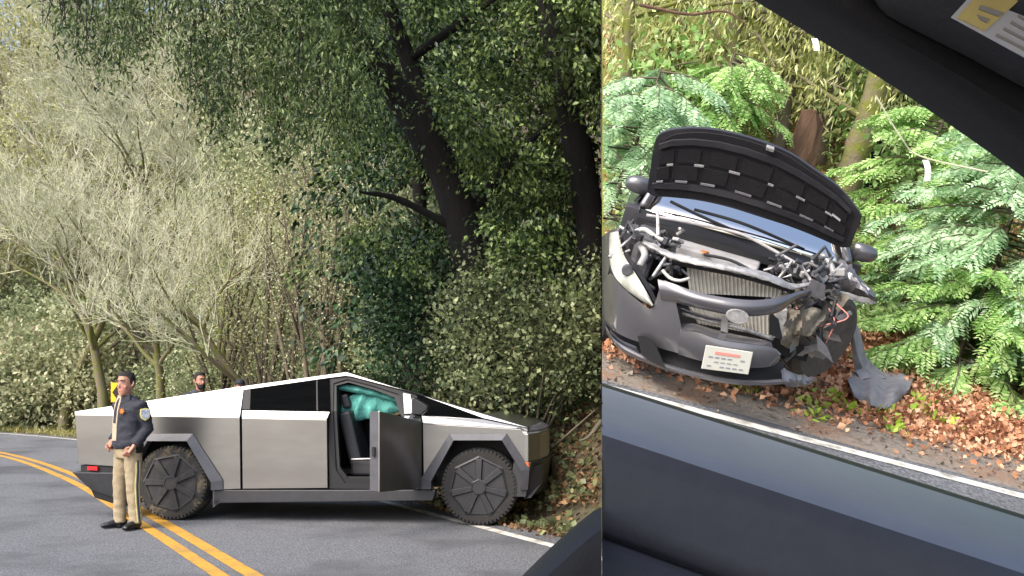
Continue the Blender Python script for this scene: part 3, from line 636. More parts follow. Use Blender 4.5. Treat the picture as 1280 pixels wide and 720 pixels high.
def masses(n, px, py, D, keep=None, subs=14, per=54, spread=(.46, .42, .2), sig=.13, L=.082, wr=.27, droop=.5):
    """layered leaf masses with gaps between them"""
    P = []; Q = []
    while len(P) < n:
        a, b, d = rng.uniform(*px), rng.uniform(*py), rng.uniform(*D)
        if keep is None or keep(a, b, d): P.append(W(a, b, d))
    P = np.array(P); c = np.repeat(P, subs, 0); o = rng.normal(size=c.shape) * spread; o[:, 2] -= .5 * (o[:, 0] ** 2 + o[:, 1] ** 2); c2 = c + o
    cc = np.repeat(c2, per, 0); dr_ = np.repeat(o, per, 0); dr_ = dr_ / (np.linalg.norm(dr_, axis=1)[:, None] + .2)
    return leaf_geo(cc + rng.normal(size=cc.shape) * [sig, sig, sig * .6], L, wr, droop, .12, dirs=dr_)
bare_windows = [(592, 330, 22), (578, 275, 30), (560, 225, 24), (540, 180, 22), (505, 130, 22), (478, 90, 22), (448, 45, 20), (420, 5, 18), (527, 115, 13), (510, 70, 12), (694, 30, 20), (722, 205, 17), (733, 260, 20)]
def keep_tree(a, b, d):
    if d < 15.4:
        for x, y, r in bare_windows:
            if (a - x) ** 2 + (b - y) ** 2 < (r + 10) ** 2: return False
    return True
# big leaning laurel
base = W(607, 470, 15.2); base[2] = hill(np.array(base[0]), np.array(base[1])) - .1
bt = root_at('laurel_tree', 'big dark laurel with forked leaning trunk behind the steel pickup', 'tree', base)
q = lambda L: [W(*p) - base for p in L]
trunk_tube([(q([(607, 540, 15.2), (600, 420, 15.2), (577, 280, 15), (545, 195, 14.9), (490, 110, 14.7), (440, 40, 14.4), (400, -25, 14.2), (330, -120, 13.8)]), [.31, .29, .27, .25, .22, .19, .16, .08]),
            (q([(549, 205, 14.9), (530, 130, 14.8), (510, 75, 14.8), (488, 15, 14.7), (470, -60, 14.6)]), [.17, .15, .13, .12, .08])], 'trunk', 'bark_dark', bt)
lim = [(q([(490, 110, 14.7), (430, 70, 13.5), (360, 40, 12.6), (300, 20, 12.2)]), [.1, .07, .05, .02]), (q([(440, 40, 14.4), (340, -20, 12.8), (240, -40, 12.2), (120, -50, 12)]), [.1, .07, .05, .02]),
       (q([(577, 280, 15), (640, 200, 15.3), (690, 150, 15.2)]), [.1, .07, .03]), (q([(510, 75, 14.8), (560, 40, 14.3), (630, -10, 14)]), [.08, .06, .03]), (q([(577, 290, 15), (500, 250, 14.6), (450, 240, 14.2)]), [.07, .05, .02])]
trunk_tube(lim, 'limb', 'bark_dark', bt, 6)
crown_obj('crown', 'leaf_bay', bt, [thin(*thin(*thin(*masses(84, (425, 765), (-360, 330), (13.2, 17.4), keep_tree), [(596, 330), (577, 280), (545, 195), (490, 110), (440, 40), (400, -25)], 21, 15.2), [(545, 195), (525, 110), (495, 30), (485, 0)], 12, 15), [(742, 330), (727, 215), (708, 120), (686, 0)], 15, 16.2)], base)
_lo = ([40, 70, 100, 140, 180, 205, 230, 262, 285, 300, 330, 350, 375, 395, 430, 470], [10, 38, 70, 95, 60, 40, 95, 165, 168, 110, 135, 190, 165, 150, 180, 120])
keep_h = lambda a, b, d: b < np.interp(a, *_lo) + rng.normal() * 8 and (a > 215 or rng.random() < .6)
crown_obj('hanging_foliage', 'leaf_hang', bt, [clumps(620, (50, 470), (-160, 195), (11.4, 13.4), 58, (.12, .15, .19), .085, keep_h, wr=.15, droop=1.5, fold=.08)], base, None)
strands = []
for k in range(60):
    a = rng.uniform(60, 455); e = np.interp(a, *_lo); D = rng.uniform(11.6, 13); p0 = W(a, e - rng.uniform(60, 150), D); p1 = W(a + rng.normal() * 12, e - 8, D); strands.append((curve([p0 - base, lerp(p0, p1, .5) - base + rng.normal(size=3) * .05, p1 - base], 6), np.linspace(.012, .004, 6)))
link('twigs', npmesh('twigs', *tubes_np(strands, 3)), 'bark_dark', bt)
# second dark trunk with its crown
base = W(752, 470, 16.2); base[2] = hill(np.array(base[0] - .3), np.array(base[1])) - .1
b2 = root_at('laurel_tree', 'dark upright laurel trunk at the edge of the cut bank', 'tree', base)
trunk_tube([(q([(741, 520, 16.2), (740, 320, 16.2), (727, 215, 16), (708, 120, 15.9), (686, 10, 15.8), (672, -90, 15.7)]), [.24, .23, .24, .22, .2, .12])], 'trunk', 'bark_dark', b2)
crown_obj('crown', 'leaf_hang', b2, [clumps(150, (668, 752), (-150, 140), (14.0, 15.2), 34, .2, .12, lambda a, b, d: a > 705 and b < 40 + (a - 690) * 1.6 and keep_tree(a, b, d), wr=.24, droop=1.0), clumps(160, (640, 775), (-280, 330), (16.3, 18.5), 30, .28, .13)], base)
# shaded trees behind them
for (x0, x1, y0, y1, D0, D1, n, lab) in ((425, 600, -330, 400, 18, 21.5, 260, 'dense shaded evergreen behind the forked laurel'), (580, 775, -330, 400, 18.5, 22.5, 280, 'dense shaded evergreen behind the upright laurel trunk')):
    base = W((x0 + x1) / 2, 470, D0 + 1); base[2] = hill(np.array(base[0]), np.array(base[1])) - .1
    o = root_at('evergreen_tree', lab, 'tree', base)
    trunk_tube([([np.zeros(3), np.array([.2, 0, 3]), np.array([.1, .1, 6.5])], [.22, .18, .08])], 'trunk', 'bark_dark', o)
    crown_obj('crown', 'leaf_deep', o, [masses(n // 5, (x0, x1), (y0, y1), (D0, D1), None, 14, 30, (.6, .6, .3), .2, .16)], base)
# bushes on the bank
def bush(name, label, px, py, D, n, per, sig, L, m, keep, droop=.2):
    bx = W(sum(px) / 2, 480, sum(D) / 2); bx[2] = hill(np.array(bx[0]), np.array(bx[1])) - .05
    o = root_at(name, label, 'bush', bx); st = []
    for k in range(14):
        a = W(rng.uniform(*px), rng.uniform(py[0] + 30, py[1]), rng.uniform(*D)) - bx; st.append((curve([np.array([rng.normal() * .1, rng.normal() * .1, 0]), a * .5 + rng.normal(size=3) * .1 + [0, 0, .1], a], 7), np.linspace(.03, .006, 7)))
    V, T = tubes_np(st, 4); V, T = clip_side(V + bx, T, 'L'); V, T = compact(V, T); link('stems', npmesh('stems', V - bx, T), 'bark_slim', o)
    crown_obj('foliage', m, o, [clumps(n, px, py, D, per, sig, L, keep, droop=droop)], bx)
_b1 = ([540, 560, 590, 630, 680, 720, 760], [430, 345, 325, 345, 365, 340, 325])
bush('laurel_bush', 'grey green leafy bush overhanging the bank beyond the pickup nose', (540, 765), (320, 505), (12.9, 14.6), 190, 56, .2, .074, 'leaf_bush', lambda a, b, d: b > np.interp(a, *_b1) and b < 500 - abs(a - 690) * .1)
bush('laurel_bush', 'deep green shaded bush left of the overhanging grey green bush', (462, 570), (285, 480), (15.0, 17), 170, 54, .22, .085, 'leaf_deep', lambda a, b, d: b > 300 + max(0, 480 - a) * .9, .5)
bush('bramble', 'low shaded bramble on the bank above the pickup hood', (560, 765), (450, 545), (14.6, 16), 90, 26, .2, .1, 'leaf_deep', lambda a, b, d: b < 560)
# fallen branch on the bank
br = W(742, 535, 12.3); b = MB(); b.tube(curve([W(751.5, 527, 12.4), W(741, 541, 12.2), W(733, 548, 12.1), W(724, 551, 12.1)], 10), np.linspace(.035, .012, 10), 7); tag(b.build('fallen_branch', 'bark_slim', smooth=True), 'pale fallen branch lying on the leafy bank', 'branch')

# ---- prototypes for the far wood
def bare_mesh(h, maxlev, kids, spread, wob=.13):
    o = []; tips = []; grow((0, 0, -.2), (rng.normal() * .08, rng.normal() * .08, 1), h * .62, h * .018, 0, maxlev, o, tips, spread, .22, kids, wob, 8, .58)
    tr = [(p, r) for l, p, r in o if l <= 1]; tw = [(p, np.maximum(r, .007)) for l, p, r in o if l > 1]
    return npmesh('trunk', *tubes_np(tr, 6)), npmesh('branches', *tubes_np(tw, 3)), np.array([t[0] for t in tips])
bare = []
for k in range(3):
    a, c, tips = bare_mesh(11 + k, 4, (9, 8, 6, 4), .85); bare.append((a, c, tips))
def leafy_mesh(h, w, n, per, L, sig=.3, stems=5, wr=.34, droop=.3, hollow=.35, base=.1):
    c = []
    while len(c) < n:
        p = rng.uniform(-1, 1, 3); r = np.linalg.norm(p)
        if hollow < r < 1 + .12 * math.sin(p[0] * 7 + p[1] * 5): c.append((p[0] * w, p[1] * w, base * h + (p[2] * .5 + .5) * h * (1 - base)))
    c = np.array(c); st = [(curve([(rng.normal() * .08 * w, rng.normal() * .08 * w, -.1), q_ * [.35, .35, .5] + rng.normal(size=3) * .06 * w, q_], 8), np.linspace(.012 * h, .003 * h, 8)) for q_ in c[rng.integers(0, n, stems)]]
    cc = np.repeat(c, per, 0); v, t = leaf_geo(cc + rng.normal(size=cc.shape) * sig, L, wr, droop)
    return npmesh('stems', *tubes_np(st, 5)), npmesh('foliage', v, t)
shrub = [leafy_mesh(1.9, 1.15, 130, 26, .1, .2, 9, droop=.1, base=.02) for k in range(3)]
slim = [leafy_mesh(6.8, 2.0, 190, 28, .07, .26, 16, wr=.26, droop=.5, base=.12, hollow=.2) for k in range(2)]
roundt = [leafy_mesh(9.5, 3.4, 230, 24, .2, .5, 14, droop=.4, base=.18, hollow=.3) for k in range(2)]
def plant(name, label, cat, protos, mats, p, sc_, group, names=('trunk', 'crown'), sink=.05):
    p = np.asarray(p, float); z = float(hill(np.array(p[0]), np.array(p[1])))
    o = bpy.data.objects.new(name, None); C.objects.link(o); o.location = (p[0], p[1], z - sink); o.rotation_euler = (rng.normal() * .04, rng.normal() * .04, rng.uniform(0, 6.28)); o.scale = (sc_ * rng.uniform(.9, 1.1), sc_ * rng.uniform(.9, 1.1), sc_)
    tag(o, label, cat, group)
    for me, m, nm in zip(protos, mats, names):
        c = bpy.data.objects.new(nm, me); C.objects.link(c); c.parent = o
        if not me.materials: me.materials.append(MATS[m])
        if me.materials[0] != MATS[m]: c.material_slots[0].link = 'OBJECT'; c.material_slots[0].material = MATS[m]
    return o
def at(px, D): return ((px - 640) * D / F, D)
# bare mossy trees
for i, (px, D, sc_) in enumerate([(78, 33, .95), (232, 36, 1.0), (160, 40, 1.05), (20, 41, 1.1), (290, 43, 1.0), (110, 47, 1.1), (200, 50, 1.2), (-40, 38, 1), (350, 48, 1.1), (50, 54, 1.2), (260, 56, 1.2), (140, 58, 1.2), (330, 60, 1.25), (410, 44, 1), (-10, 62, 1.3), (395, 58, 1.2), (190, 66, 1.3), (90, 67, 1.3), (318, 25.6, .72), (205, 29.5, .78), (128, 32, .8)]):
    p = bare[i % 3]; near_ = {78: 'bare mossy tree with forked trunk between the chevron sign and the verge', 232: 'bare mossy tree rising behind the bearded man', 160: 'bare mossy tree right behind the chevron sign', 20: 'bare mossy tree beyond the grass verge, left of the forked one', 318: 'bare mossy tree leaning among the slender grey green trees', 205: 'bare mossy tree between the officer and the bearded man', 128: 'small bare mossy tree just behind the chevron sign', -40: 'bare mossy tree overhanging the far bend of the road'}
    lab, gr = ('bare mossy grey tree with a thick trunk standing behind the roadside shrubs', 'bare trees behind the roadside shrubs') if D < 42 else ('bare grey twiggy tree high on the wooded slope', 'bare trees on the slope')
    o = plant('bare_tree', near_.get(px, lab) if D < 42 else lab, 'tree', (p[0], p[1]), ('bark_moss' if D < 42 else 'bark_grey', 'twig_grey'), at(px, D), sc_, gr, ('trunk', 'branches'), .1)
# slender grey green trees
for px, D, sc_ in [(275, 27, .95), (330, 25.5, 1.0), (392, 24, 1.0), (440, 25, .95), (300, 31, 1.15), (368, 30, 1.1), (425, 30, 1.2), (478, 27, 1.05), (500, 31, 1.2)]:
    plant('slender_tree', ['first', 'second', 'third', 'fourth', 'fifth', 'sixth', 'seventh', 'eighth', 'ninth'][sorted([500, 478, 440, 425, 392, 368, 330, 300, 275], reverse=True).index(px)] + ' slender grey green tree counted from the deep green shaded bush', 'tree', slim[int(px) % 2], ('bark_slim', 'leaf_lime' if int(px) % 3 == 0 else 'leaf_sage'), at(px, D), sc_, 'slender trees behind the pickup', ('stems', 'foliage'))
stems = []
for px0, px1, y1, D in [(391, 352, 255, 23.2), (405, 398, 300, 23.2), (415, 408, 330, 23), (425, 372, 345, 23.4), (432, 440, 310, 23.1), (378, 330, 330, 23.6), (360, 385, 240, 23.8)]:
    g = at(px0, D); z0 = float(hill(np.array(g[0]), np.array(g[1]))); p0 = np.array([g[0], g[1], z0]); p1 = W(px1, y1, D + .4)
    o = root_at('sapling', 'thin dark leaning sapling stem behind the pickup roof', 'tree', p0, 'sapling stems behind the pickup'); tw = []
    trunk_tube([([np.zeros(3), (p1 - p0) * .5 + rng.normal(size=3) * .12, p1 - p0], [.075, .05, .018])], 'trunk', 'bark_slim', o, 6)
    for k in range(14):
        t = rng.uniform(.3, 1); a = (p1 - p0) * t; tw.append((curve([a, a + rng.normal(size=3) * .3 + [0, 0, .25], a + rng.normal(size=3) * .55 + [0, 0, .6]], 6), np.linspace(.016, .005, 6)))
    link('branches', npmesh('branches', *tubes_np(tw, 3)), 'bark_slim', o)
# roadside shrubs
for k in range(42):
    i = int(np.interp(k, [0, 41], [88, 146])); p = CL[i] + _nor[i] * (7.0 + 1.0 * (k % 3) + rng.uniform(-.2, .3))
    plant('roadside_shrub', 'rounded pale green shrub in the row beside the grass verge', 'shrub', shrub[k % 3], ('bark_slim', 'leaf_hedge'), p, rng.uniform(.9, 1.25) + .35 * (k % 3), 'shrubs along the verge', ('stems', 'foliage'))
for k in range(44):
    px = rng.uniform(-40, 330 if k < 30 else 130); D = rng.uniform(34, 44 if k < 30 else 38)
    plant('hillside_shrub', 'loose grey green shrub on the slope under the bare trees', 'shrub', shrub[k % 3], ('bark_slim', ['leaf_sage', 'leaf_hedge', 'leaf_brown'][k % 2 if k % 6 else 2]), at(px, D), rng.uniform(1.1, 1.9), 'shrubs on the slope', ('stems', 'foliage'))
for k in range(40):
    px = rng.uniform(-40, 470); D = rng.uniform(44, 74)
    plant('understorey_shrub', 'wide brushy understorey shrub high on the wooded slope', 'shrub', shrub[k % 3], ('bark_slim', ['leaf_sage', 'leaf_brown', 'leaf_lime', 'leaf_sage', 'leaf_hedge', 'leaf_sage'][k % 6]), at(px, D), rng.uniform(1.8, 2.9), 'understorey high on the slope', ('stems', 'foliage'))
# leafy trees on the slope
for i, (px, D, sc_, m) in enumerate([(-20, 44, 1.0, 'leaf_lime'), (60, 50, 1.0, 'leaf_lime'), (30, 62, 1.2, 'leaf_lime'), (300, 40, .7, 'leaf_hedge'), (350, 38, .75, 'leaf_sage'), (410, 36, .8, 'leaf_hedge'), (470, 34, .9, 'leaf_hedge'), (330, 54, 1, 'leaf_sage'), (400, 52, 1, 'leaf_hedge'), (240, 62, 1, 'leaf_sage'), (120, 72, 1.2, 'leaf_lime'), (470, 46, 1.1, 'leaf_bay'), (530, 36, 1.1, 'leaf_bay'), (200, 76, 1.2, 'leaf_sage'), (320, 74, 1.3, 'leaf_sage'), (420, 70, 1.3, 'leaf_hedge'), (40, 78, 1.3, 'leaf_sage')]):
    lab = {'leaf_lime': 'yellow green leafy tree high on the left slope', 'leaf_hedge': 'rounded fresh green tree on the slope above the slender trees', 'leaf_sage': 'hazy grey green tree on the slope among bare trees', 'leaf_bay': 'dark green tree beside the forked laurel'}[m]
    plant('slope_tree', lab, 'tree', roundt[i % 2], ('bark_grey', m), at(px, D), sc_, lab.split(' on ')[0].split(' high')[0] + 's', ('trunk', 'crown'))
# curve warning sign behind the officer
sp = W(148, 545, 31.0); z0 = float(hill(np.array(sp[0]), np.array(sp[1])))
sg = thing('chevron_sign', 'yellow curve sign with black chevron pointing left behind the officer', 'sign', Matrix.Translation((sp[0], sp[1], z0)))
zc = W(148, 490.5, 31)[2] - z0
b = MB(); b.tube([(0, .03, -.1), (0, .03, zc + .28)], .03, 8); b.build('post', 'galvanised', sg)
b = MB(); b.box((0, 0, zc), (.46, .012, .6)); b.build('panel', 'sign_yellow', sg)
b = MB(); b.prism([(.02, -.009, zc + .3), (.2, -.009, zc + .3), (0, -.009, zc), (.2, -.009, zc - .3), (.02, -.009, zc - .3), (-.19, -.009, zc)], (0, .002, 0)); b.build('chevron', 'sign_black', sg)
# ------------------------------------------------------------------ wood above the lay-by (lay-by coordinates)
def r_root(name, label, cat, p, group=None): return thing(name, label, cat, MR @ Matrix.Translation(Vector([float(x) for x in p])), group)
def clipR(V, T, base): 
    _, T = clip_side(r2w(V + np.asarray(base)), T, 'R'); return compact(V, T)
def put(name, m, parent, V, T, base, smooth=False):
    V, T = clipR(V, T, base)
    if len(T): return link(name, npmesh(name, V, T), m, parent, smooth)
def fronds(P, Dr, L, K=9, ll=.07, wr=.2):
    """flat feathery sprays: leaflets in two ranks along each drooping axis"""
    n = len(P); Dr = Dr / np.linalg.norm(Dr, axis=1)[:, None]; up = np.array([0, 0, 1.0]) + rng.normal(size=(n, 3)) * .35
    sd_ = np.cross(Dr, up); sd_ /= np.linalg.norm(sd_, axis=1)[:, None]; nn = np.cross(sd_, Dr); L = np.broadcast_to(L, (n,))[:, None]; VV = []; k0 = 0; TT = []
    for k in range(K):
        t = (k + .6) / K; c = P + Dr * L * t - np.array([0, 0, 1]) * (t * t) * L * .28
        for sgn in (-1, 1):
            d = sd_ * sgn * .85 + Dr * .6 - np.array([0, 0, .18]); d += rng.normal(size=(n, 3)) * .12; d /= np.linalg.norm(d, axis=1)[:, None]
            w = np.cross(d, nn); l = ll * (1 - .55 * abs(t - .35)) * rng.uniform(.8, 1.2, (n, 1)); 
            VV.append(np.stack([c, c + d * l * .5 + w * l * wr, c + d * l, c + d * l * .5 - w * l * wr], 1).reshape(-1, 3)); i = np.arange(n)[:, None] * 4 + k0
            TT.append(np.concatenate([i + [0, 1, 2], i + [0, 2, 3]], 1).reshape(-1, 3)); k0 += 4 * n
    return np.vstack(VV), np.vstack(TT)
def redwood(p, h, label, m, nb=46, reach=1.25, group=None, zmin=.12):
    base = np.array([p[0], p[1], float(lay_z(np.array(p[0]), np.array(p[1]))) - .03]); o = r_root('redwood_sapling', label, 'tree', base, group)
    lean = rng.normal(size=2) * .08; top = np.array([lean[0] * h, lean[1] * h, h]); ln_ = [(curve([np.zeros(3), top * .5 + rng.normal(size=3) * .04, top], 8), np.linspace(.035, .01, 8))]; FP = []; FD = []
    for k in range(nb):
        t = zmin + (1 - zmin) * (k + rng.random()) / nb; a = rng.uniform(0, 6.28); r = reach * (1.05 - .62 * t ** 1.5) * rng.uniform(.75, 1.15); st = top * t
        en = st + np.array([math.cos(a) * r, math.sin(a) * r, -.26 * r + rng.normal() * .08]); c = curve([st, lerp(st, en, .5) + [0, 0, .1 * r], en], 7); ln_.append((c, np.linspace(.011, .003, 7)))
        d = en - st; d /= np.linalg.norm(d); sd_ = np.array([-d[1], d[0], 0])
        for j in range(9):
            u = .2 + .8 * (j + rng.random() * .6) / 9; q_ = c[min(int(u * 6), 5)] * (1 - (u * 6 - min(int(u * 6), 5))) + c[min(int(u * 6), 5) + 1] * (u * 6 - min(int(u * 6), 5))
            for sg in (-1, 1): FP.append(q_); FD.append(d * .75 + sd_ * sg * .8 + [0, 0, -.3])
        FP.append(c[-2]); FD.append(d)
    V, T = tubes_np(ln_, 4); put('trunk', 'bark_slim', o, V, T, base)
    V, T = fronds(np.array(FP), np.array(FD), rng.uniform(.14, .26, len(FP))); put('crown', m, o, V, T, base)
for i, (x, y, h, m, lab) in enumerate([(2.75, 9.9, 2.6, 'frond_mint', 'feathery mint green redwood sapling just behind the wreck bumper debris'), (3.7, 9.5, 3.0, 'frond_mint', 'tall feathery mint green redwood sapling among the leaf litter'), (4.7, 9.2, 2.7, 'frond_mint', 'broad mint green redwood sapling spreading over the leaf litter'),
        (3.2, 11.0, 3.6, 'frond_mint', 'high mint green redwood sapling rising beside the mossy trunk'), (2.1, 11.2, 2.4, 'frond_green', 'fresh green redwood sapling behind the wreck mirror'), (4.4, 10.8, 3.8, 'frond_mint', 'tall mint green redwood sapling at the foot of the slope'), (5.8, 9.8, 3.3, 'frond_mint', 'mint green redwood sapling beyond the leaf litter'), (2.5, 9.3, 1.1, 'frond_green', 'low bright green redwood seedling by the crumpled fender'), (3.6, 8.7, 1.1, 'frond_green', 'low bright green redwood seedling in the litter'),
        (-1.0, 9.9, 2.0, 'frond_mint', 'pale green redwood sapling beside the raised hood'), (-.35, 11.6, 2.0, 'frond_green', 'bright green redwood sapling beyond the raised hood')]):
    redwood((x, y), h, lab, m, nb=int(30 + 15 * h), reach=.75 + .24 * h)
# mossy trunks
def r_tree(pxs, y, r, m, label, name='mossy_tree', limbs=0, moss=True):
    top = [RY(a, b, y) for a, b in pxs]; base = top[0].copy(); base[2] = float(lay_z(np.array(base[0]), np.array(base[1]))) - .1
    o = r_root(name, label, 'tree', base); pts = [base] + top[1:]; pp = [p - base for p in pts]
    V, T = tubes_np([(curve(pp, 20), np.linspace(r, r * .6, 20) * (1 + .08 * np.sin(np.arange(20) * 2.3)))], 9); put('trunk', m, o, V, T, base, True)
    L = []; tips = []
    for k in range(limbs):
        t = rng.uniform(.35, .95); c = curve(pp, 20)[int(t * 19)]; e = c + np.array([rng.normal() * 1.1, rng.normal() * .4 - .2, rng.uniform(-.3, .9)]); m_ = lerp(c, e, .5) + rng.normal(size=3) * .15
        L.append((curve([c, m_, e], 9), np.linspace(r * .3, .012, 9))); tips += list(curve([c, m_, e], 9)[2:])
    if L: V, T = tubes_np(L, 5); put('limbs', 'bark_dark' if k % 2 else m, o, V, T, base)
    if tips and moss:
        tp_ = np.repeat(np.array(tips), 26, 0); V, T = leaf_geo(tp_ + rng.normal(size=tp_.shape) * [.12, .12, .2], .11, .1, 2.2, .05); mh = put('hanging_moss', 'moss_hang', o, V, T, base); mh['kind'] = 'stuff'
r_tree([(1040, 300), (1068, 200), (1090, 130), (1108, 60), (1125, -40)], 12.2, .17, 'bark_moss', 'moss covered trunk rising between the saplings and raised hood', limbs=5)
r_tree([(1060, 260), (1105, 150), (1128, 90), (1160, -20)], 13.0, .22, 'bark_dark', 'dark mossy trunk behind the saplings', limbs=3)
r_tree([(880, 200), (905, 110), (915, 50), (930, -60)], 12.3, .13, 'bark_moss', 'lichen hung tree above the raised hood', limbs=9)
r_tree([(830, 200), (845, 90), (850, 10), (852, -60)], 12.6, .12, 'bark_moss', 'lichen hung tree deep behind the raised hood', limbs=9)
r_tree([(975, 200), (985, 110), (992, 40), (1000, -60)], 12.7, .1, 'bark_slim', 'slender lichen hung tree on the mossy slope', limbs=9)
r_tree([(775, 220), (782, 100), (790, -40)], 12.2, .1, 'bark_moss', 'thin mossy tree near the cut bank', limbs=7)
r_tree([(1045, 140), (1055, 60), (1062, -40)], 13.0, .1, 'bark_slim', 'thin tree high on the mossy slope', limbs=7)
# broken red stump
p = RY(1008, 215, 12.0); base = np.array([p[0], p[1], float(lay_z(np.array(p[0]), np.array(p[1]))) - .1]); o = r_root('broken_stump', 'broken red brown tree stump behind the raised hood', 'stump', base)
tp = RY(1014, 150, 12.0) - base; k_ = 12; b = MB(); rings_ = []
for j, t in enumerate(np.linspace(0, 1, 6)):
    c = tp * t
    for i in range(k_): a = 2 * math.pi * i / k_; r = .2 * (1 - .25 * t) * (1 + .12 * math.sin(i * 2.1 + j)); rings_.append((c[0] + r * math.cos(a), c[1] + r * math.sin(a), c[2] + (.12 * math.sin(i * 3.7) if j == 5 else 0)))
b.add(rings_, [(j * k_ + i, j * k_ + (i + 1) % k_, (j + 1) * k_ + (i + 1) % k_, (j + 1) * k_ + i) for j in range(5) for i in range(k_)] + [tuple(range(5 * k_, 6 * k_))]); b.build('stump_wood', 'bark_red', o)
# lacy understorey on the slope
for (px0, px1, py0, py1, y0, y1, n, m, lab, dr_, wr_) in ((752, 900, -60, 230, 12.2, 15, 150, 'moss_hang', 'lacy yellow green thicket on the slope by the cut bank', 1.6, .12), (880, 1010, -60, 190, 12.6, 15.5, 150, 'moss_hang', 'lacy yellow green thicket above the raised hood', 1.6, .12), (990, 1120, -60, 240, 12.8, 16, 150, 'leaf_pale', 'pale lime thicket around the broken stump', 1.0, .2), (752, 960, -120, 60, 15, 18.5, 130, 'leaf_pale', 'bright leafy thicket at the top of the slope', .4, .3), (950, 1180, -120, 60, 15.5, 18.5, 130, 'leaf_pale', 'bright leafy thicket at the slope top near the dark trunk', .4, .3), (752, 850, 120, 330, 11.4, 12.6, 70, 'frond_green', 'leafy bright green bush beside the wreck', .4, .3), (1060, 1300, 30, 330, 12.2, 14.5, 150, 'frond_green', 'leafy backdrop bush behind the redwood saplings', .4, .3)):
    pb = RY((px0 + px1) / 2, py1, (y0 + y1) / 2); base = np.array([pb[0], pb[1], float(lay_z(np.array(pb[0]), np.array(pb[1])))]); o = r_root('thicket', lab, 'bush', base); c = []; st = []
    while len(c) < n:
        y = rng.uniform(y0, y1); q_ = RY(rng.uniform(px0, px1), rng.uniform(py0, py1), y); g = float(lay_z(np.array(q_[0]), np.array(y)))
        if q_[2] < g: q_[2] = g + abs(rng.normal()) * .6
        c.append(q_)
    c = np.array(c); cc = np.repeat(c, 56, 0); V, T = leaf_geo(cc + rng.normal(size=cc.shape) * [.24, .24, .3] - base, .095, wr_, dr_, .06); put('foliage', m, o, V, T, base)
    for k in range(12):
        e = c[rng.integers(n)]; g = np.array([e[0] + rng.normal() * .5, e[1] + rng.normal() * .3, 0]); g[2] = float(lay_z(g[0:1], g[1:2])[0]) - .05; st.append((curve([g, lerp(g, e, .5) + rng.normal(size=3) * .2, e], 8) - base, np.linspace(.022, .006, 8)))
    V, T = tubes_np(st, 4); sm = put('stems', 'bark_slim', o, V, T, base); sm['kind'] = 'stuff'
# twig arching across the top
b = MB(); b.tube(curve([RY(800, 6, 10.5), RY(860, 18, 10.4), RY(905, 14, 10.3), RY(935, 32, 10.3)], 14), np.linspace(.02, .008, 14), 6)
o = b.build('dead_branch', 'bark_red'); o.matrix_world = MR; tag(o, 'thin red brown dead branch arching over the thicket', 'branch')
# bright herbs on the litter edge
for k, (px, py) in enumerate([(925, 487), (1005, 505), (1015, 520), (1150, 505), (1060, 515), (1120, 540), (1180, 530), (1140, 515), (1035, 498), (1105, 520)]):
    g = RG(px, py); o = r_root('seedling_plant', 'small bright green plant sprouting at the litter edge', 'plant', g, 'small plants at the litter edge'); pos = rng.normal(size=(26, 3)) * [.05, .05, .0] + [0, 0, .01]; V, T = leaf_geo(pos, .075, .3, -.7, .1); put('leaves', 'herb', o, V, T, g)
# white tags on the thin wire
wa, wb, wc = RY(1095, 120, 9.0), RY(1150, 195, 9.0), RY(1235, 215, 8.6)
b = MB(); b.tube(curve([wa, RY(1125, 170, 9.0), wb, wc], 16), .006, 5); o = b.build('wire', 'twig_grey'); o.matrix_world = MR; tag(o, 'thin pale wire strung through the redwood saplings', 'wire')
for (px, py, y, lab) in ((1157, 200, 8.97, 'curled white tag hanging from the wire in the saplings'), (1018, 48, 10.0, 'small white tag hanging high above the broken stump')):
    b = MB(); P = [[RY(px + sx + 3 * math.sin(k * .5), py + k * 5.2, y) + [0, -.01 * math.sin(k), 0] for sx in (-4, 4)] for k in range(6 if px > 1100 else 4)]; b.sheet(P, (0, .004, 0)); o = b.build('hanging_tag', 'tag_white'); o.matrix_world = MR; tag(o, lab, 'tag')
# ------------------------------------------------------------------ wrecked grey sedan (car coordinates: x across, y back from the bumper, z up)
CO = np.array([.384, 5.983, 0]); CYW = R_(4); CMt = MR @ Matrix.Translation(Vector(CO)) @ Matrix.Rotation(CYW, 4, 'Z')
_cr = np.array(Matrix.Rotation(CYW, 3, 'Z'))
_co = _cr.T @ (np.array([0, 0, H]) - CO)
def cdir(px, py): return _cr.T @ rdir(px, py)
def cy(px, py, y): d = cdir(px, py); return _co + d * ((y - _co[1]) / d[1])
def cz(px, py, z): d = cdir(px, py); return _co + d * ((z - _co[2]) / d[2])
car = thing('wrecked_car', 'dark grey sedan with raised hood and torn off front corner', 'car', CMt)
def patch(name, m, top, bot, nc=26, nr=7, bulge=0, thick=.012, parent=None, smooth=True, jit=0, wave=0):
    a = curve(top, nc); c = curve(bot, nc); P = []
    for k in range(nr):
        t = k / (nr - 1); row = lerp(a, c, t); pr = []
        for j, (x, y, d) in enumerate(row): pr.append(cy(x, y, d - bulge * math.sin(math.pi * t) + wave * math.sin(j * .9 + k)) + rng.normal(size=3) * jit)
        P.append(pr)
    b = MB(); b.sheet(P, (0, thick, -thick * .3)); me = b.mesh(name); cut_car(me); o = link(name, me, m, parent or car)
    me.polygons.foreach_set('use_smooth', np.ones(len(me.polygons), bool)); me.set_sharp_from_angle(angle=R_(38)); return o
def cut_car(me):
    Mi = CMt.inverted(); co = Mi @ Vector((0, 0, 0)); no = (Mi.to_3x3() @ Vector((1, -KS, 0))).normalized(); bm = bmesh.new(); bm.from_mesh(me)
    bmesh.ops.bisect_plane(bm, geom=bm.verts[:] + bm.edges[:] + bm.faces[:], plane_co=co, plane_no=no, clear_inner=True); bm.to_mesh(me); bm.free()
